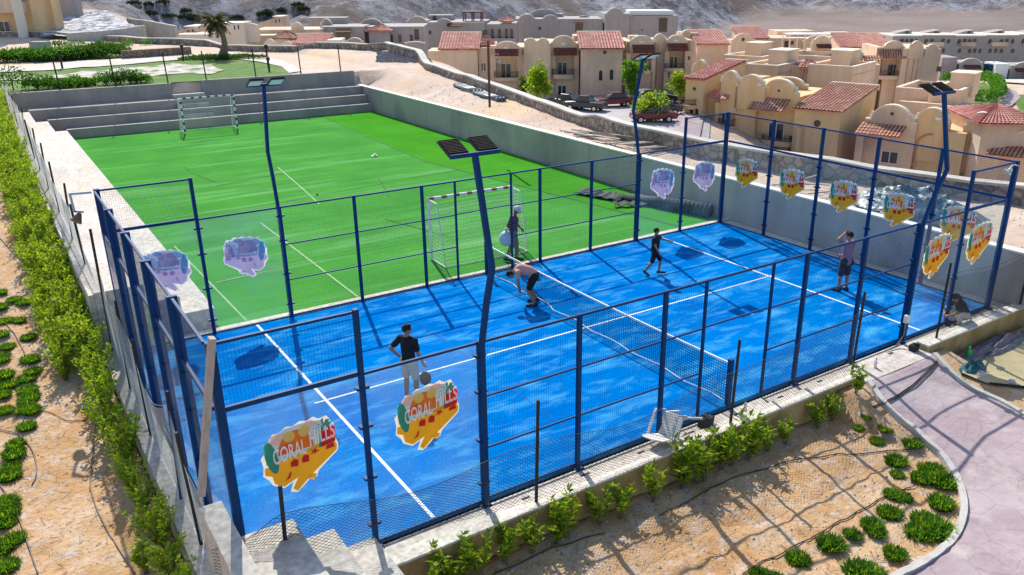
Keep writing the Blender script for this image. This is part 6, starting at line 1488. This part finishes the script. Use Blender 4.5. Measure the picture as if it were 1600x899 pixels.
for i, (u, r_) in enumerate([(20,1.5),(58,.9),(75,.9),(100,.7),(120,.9),(135,.6),(168,1.0),(190,1.2),(205,1.1),(222,.8)]):
    d = ray(u, 135); q = CAM+d*((47.4-CAM.y)/d.y); bush(Vector((q.x,47.5,gh(q.x,47.5))), r_*.8, .7, [1.5,.9,.8,.5,.7,.5,.8,1.,.9,.6][i], i+50, 'leaf_dark' if i in (0,7,8) else 'tuft', ['large dark bush at the left end behind the far bleacher wall'][0] if i == 0 else ORD[i-1]+' low green shrub from the left along the back of the far bleacher wall', n=500, L=.18, group=None if i == 0 else 'shrubs behind the far bleacher wall')
rg = random.Random(9)
for i in range(14):
    q = on_ground(rg.uniform(85, 245), rg.uniform(70, 78)); 
    if q: bush(q, .5, .4, .5, 80+i, 'tuft', 'tiny sparse green plant in the pale bed before the far stone wall', 'plant', 90, .22, 'sparse plants in the far pale bed')
q = on_ground(330, 90)
for k, (u, r_) in enumerate([(322,1.6),(335,1.6),(362,1.8),(378,1.6)]): q = on_ground(u, 93); bush(q, r_*1.3, .8, .35, 140+k, 'leaf_dark', 'flat dark ground plant round the foot of the palm', 'plant', 600, .2, 'ground plants round the palm foot')
# right-hand garden: lawns, curved hedge, dark shrubs
def Pg(u, v, D=None):
    q = on_ground(u, v); return (q.x, q.y)
drape('lawn', [Pg(u, v) for u, v in ((1470,165),(1560,175),(1556,140),(1520,128),(1476,124))], 'lawn', 4, .15)
drape('lawn', [Pg(u, v) for u, v in ((1578,150),(1700,150),(1720,220),(1600,195),(1590,170))], 'lawn', 4, .15)
drape('pink_path', [Pg(u, v) for u, v in ((1552,168),(1580,168),(1594,155),(1588,145),(1570,138),(1556,137),(1566,146),(1566,158))], 'pink_paving', 3, .22)
drape('pale_path', [Pg(u, v) for u, v in ((1476,122),(1560,130),(1680,140),(1680,134),(1560,125),(1476,118))], 'concrete', 4, .25)
def hedge(label, pix, w_, h_, m='tuft', D=None, n=1800, L=.4):
    pts = [on_ground(u, v) for u, v in pix]; rg = random.Random(len(pix)*7+int(pix[0][0])); f = MB(); S = [0]
    for p, q in zip(pts, pts[1:]): S.append(S[-1]+(q-p).length)
    core = MB()
    for i in range(n):
        s_ = rg.uniform(0, S[-1]); k = max(j for j in range(len(S)-1) if S[j] <= s_); p = pts[k].lerp(pts[k+1], (s_-S[k])/(S[k+1]-S[k])); d = (pts[k+1]-pts[k]).normalized(); n_ = Vector((-d.y, d.x, 0))
        a = rg.uniform(-1,1); z = h_*(1-abs(a)**4*.5)*rg.uniform(.1,1.0)**.5; leaf(f, p+n_*a*w_/2+Vector((0,0,z)), n_*a+Vector((rg.gauss(0,.5), rg.gauss(0,.5), .5)), L*rg.uniform(.6,1.1), L*.6, rg, 0 if rg.random() < .75 else 1)
    tag(f.build('hedge', [MAT[m], MAT['leaf_mid']]), label, 'hedge')
hedge('bright green curved clipped hedge at the upper right', [(1512,128),(1535,130),(1556,138),(1560,150),(1552,162),(1530,164)], 1.8, 2.0, 'tuft', n=3200)
hedge('clipped green hedge along the lower side of the round lawn', [(1474,150),(1490,153),(1510,156),(1530,158)], 1.4, 1.4, 'tuft', n=1500)
hedge('straight green hedge along the far garden walk', [(1474,118),(1520,121),(1570,126),(1660,132)], 2.4, 2.2, 'leaf_mid', n=2600)
hedge('short green hedge in front of the straight far hedge', [(1474,130),(1484,131),(1496,128)], 2.2, 1.8, 'tuft', n=900)
for i, (u, v, r_) in enumerate([(1505,93,4.5),(1522,94,4),(1487,95,3.5),(1575,92,5),(1592,94,5),(1552,103,3.2),(1538,100,3),(1610,94,5),(1560,98,4)]):
    q = on_ground(u, v); bush(q, r_, 2.5, 3.0 if i != 5 else 4.2, 160+i, 'leaf_dark' if i != 5 else 'leaf_mid', 'dark green shrub at the foot of the far apartment row' if i != 5 else 'greener rounded tree beside the blue water slide', n=700, L=.7, group='dark shrubs at the far apartment row' if i != 5 else None)
# desert scrub on the hills at upper left
rg = random.Random(17)
for i, (u, v) in enumerate([(237,25),(265,28),(290,30),(302,33),(233,10),(255,6),(290,20),(412,26),(418,24),(440,20),(300,28),(210,8),(370,30),(475,18),(465,10)]):
    q = on_ground(u, v)
    if q: bush(q, rg.uniform(.8,1.5), .8, rg.uniform(.5,1.0), 200+i, 'scrub', 'dark desert scrub bush on the grey hillside above the palm', 'bush', 260, .5, 'desert scrub on the left hillside')
# --- lamp posts and rusty pole
q = on_ground(764, 162)
b = MB(); x, y = 25.0, 30.2; p = gd(764, 122, 41); b.tube([(p.x,p.y,gd(764,168,41).z),(p.x,p.y,gd(764,64,41).z)], .06, 8); tag(b.build('rusty_post', MAT['tile_dark']), 'thin rusty steel post rising beyond the stone wall before the balcony house', 'post')
for i, (u, v, hh) in enumerate([(287,95,1.0),(419,103,1.3),(421,113,.8),(98,109,1.1)]):
    q = on_ground(u, v); t = thing('bollard_light', ['short dark garden light left of the palm on the path edge','slim dark garden light at the lawn end near the path bend','low dark garden light nearest the bleacher wall','dark garden light on the path by the top left hedge'][i], 'garden light', tuple(q)); b = MB(); b.tube([(0,0,0),(0,0,hh)], .07, 8); b.build('pole', MAT['black_paint'], t); b = MB(); b.tube([(0,0,hh),(0,0,hh+.22)], .13, 8); b.build('lamp_head', MAT['black_paint'], t)
b = MB(); rg = random.Random(3)
for i, (u, v) in enumerate([(381,76),(389,77),(397,75),(392,74),(417,76),(424,77),(603,84),(640,88),(650,92)]):
    q = on_ground(u, v)
    if not q: continue
    m = MB(); m.ball((0,0,0), 1., 5, sq=(1.3,.9,.6)); m.v = [tuple(Vector(p_)*(1+.35*noise.noise(Vector(p_)*2+Vector((i,0,0))))*.45) for p_ in m.v]; o = m.build('rock', MAT['rubble_pale']); o.location = q; tag(o, 'pale rock in the scatter at the foot of the far stone wall', 'rock', 'rocks at the far stone wall')
b = MB(); rg = random.Random(31)
for _ in range(700):
    u_, v_ = rg.uniform(590,672), rg.uniform(82,98)
    q = on_ground(u_, v_)
    if q is None or q.z < 1: continue
    r_ = rg.uniform(.08,.3); b.add([(q.x-r_,q.y,q.z),(q.x,q.y-r_,q.z),(q.x+r_,q.y,q.z),(q.x,q.y+r_,q.z),(q.x,q.y,q.z+r_*.9)], [(0,1,4),(1,2,4),(2,3,4),(3,0,4)])
tag(b.build('rubble', MAT['rock_grey']), 'grey rubble heap along the inside of the stone wall bend', 'rubble', kind='stuff')

# --- cars
def car(loc, rz, m, label, hatch=False, pick=False):
    t = thing('parked_car', label, 'car', loc, rz, 'cars parked in the yard'); L, W = 4.4, 1.75
    lo = [(-2.2,.35),(-2.2,.72),(-2.05,.88),(-1.2,.95),(1.0,.98),(2.0,.95),(2.2,.80),(2.2,.35)]
    b = MB(); P = lo[::-1]; b.prism(P, lambda x, z, y: (x, y-W/2, z), W); bo = b.build('body', MAT[m], t, bevel=.09)
    cb = [(-1.15,.93),(-.45,1.42),(.9,1.46),(1.75 if hatch else 1.5,1.0)] if not pick else [(-1.1,.93),(-.5,1.48),(.5,1.5),(.75,.97)]
    b = MB(); b.prism(cb[::-1], lambda x, z, y: (x, (y-.75)*(1 if z < 1.1 else .86), z), 1.5); b.build('cabin', MAT['glass_dark'], t, bevel=.05)
    b = MB(); b.box(cb[1][0]+.05,-.62,cb[1][1]-.0,cb[2][0]-.05,.62,cb[2][1]+.05); b.build('car_roof', MAT[m], t, bevel=.03)
    for x in (-1.4,1.35):
        for s_ in (-1,1):
            w_ = MB(); w_.tube([(x,s_*.72,.33),(x,s_*.90,.33)], .33, 16); wo = w_.build('wheel', MAT['tyre'], t); r_ = MB(); r_.tube([(x,s_*.901,.33),(x,s_*.915,.33)], .19, 12); r_.build('rim', MAT['chrome'], wo)
    for s_ in (-1,1):
        b = MB(); b.box(-2.23,s_*.62-.16,.62,-2.19,s_*.62+.16,.76); b.build('headlight', MAT['lamp_lens'], t); b = MB(); b.box(2.19,s_*.66-.14,.68,2.23,s_*.66+.14,.86); b.build('tail_light', MAT['tail_red'], t)
    return t
def cpt(u, v, D): q = on_ground(u, v); return (q.x, q.y, q.z+.1)
fa = math.atan2(-FV.y, -FV.x)
for u, v, D, rz, m, lab, hz_, pk in [(886,170,93,-1.0,'car_black','black hatchback parked at the left end below the arched parapet house',True,False),(915,174,91,-.6,'car_navy','dark pickup parked beside the black hatchback',False,True),(958,168,92,.4,'car_red','dark red car parked in shade under the tall beige house',False,False),
        (1004,163,92,.9,'car_grey','grey car parked right behind the bent far floodlight pole',False,False),(1047,161,94,-1.2,'car_black','black car half hidden by the slender bright green tree',True,False),(1020,192,80,.15,'car_red','bright red car parked behind the bushy yellow-green tree near the stone wall',False,False),(1030,181,85,.2,'car_black','black car showing above the near red car',False,False)]:
    car(cpt(u, v, D), math.atan2(RV.y, RV.x)+rz*.8, m, lab, hz_, pk)
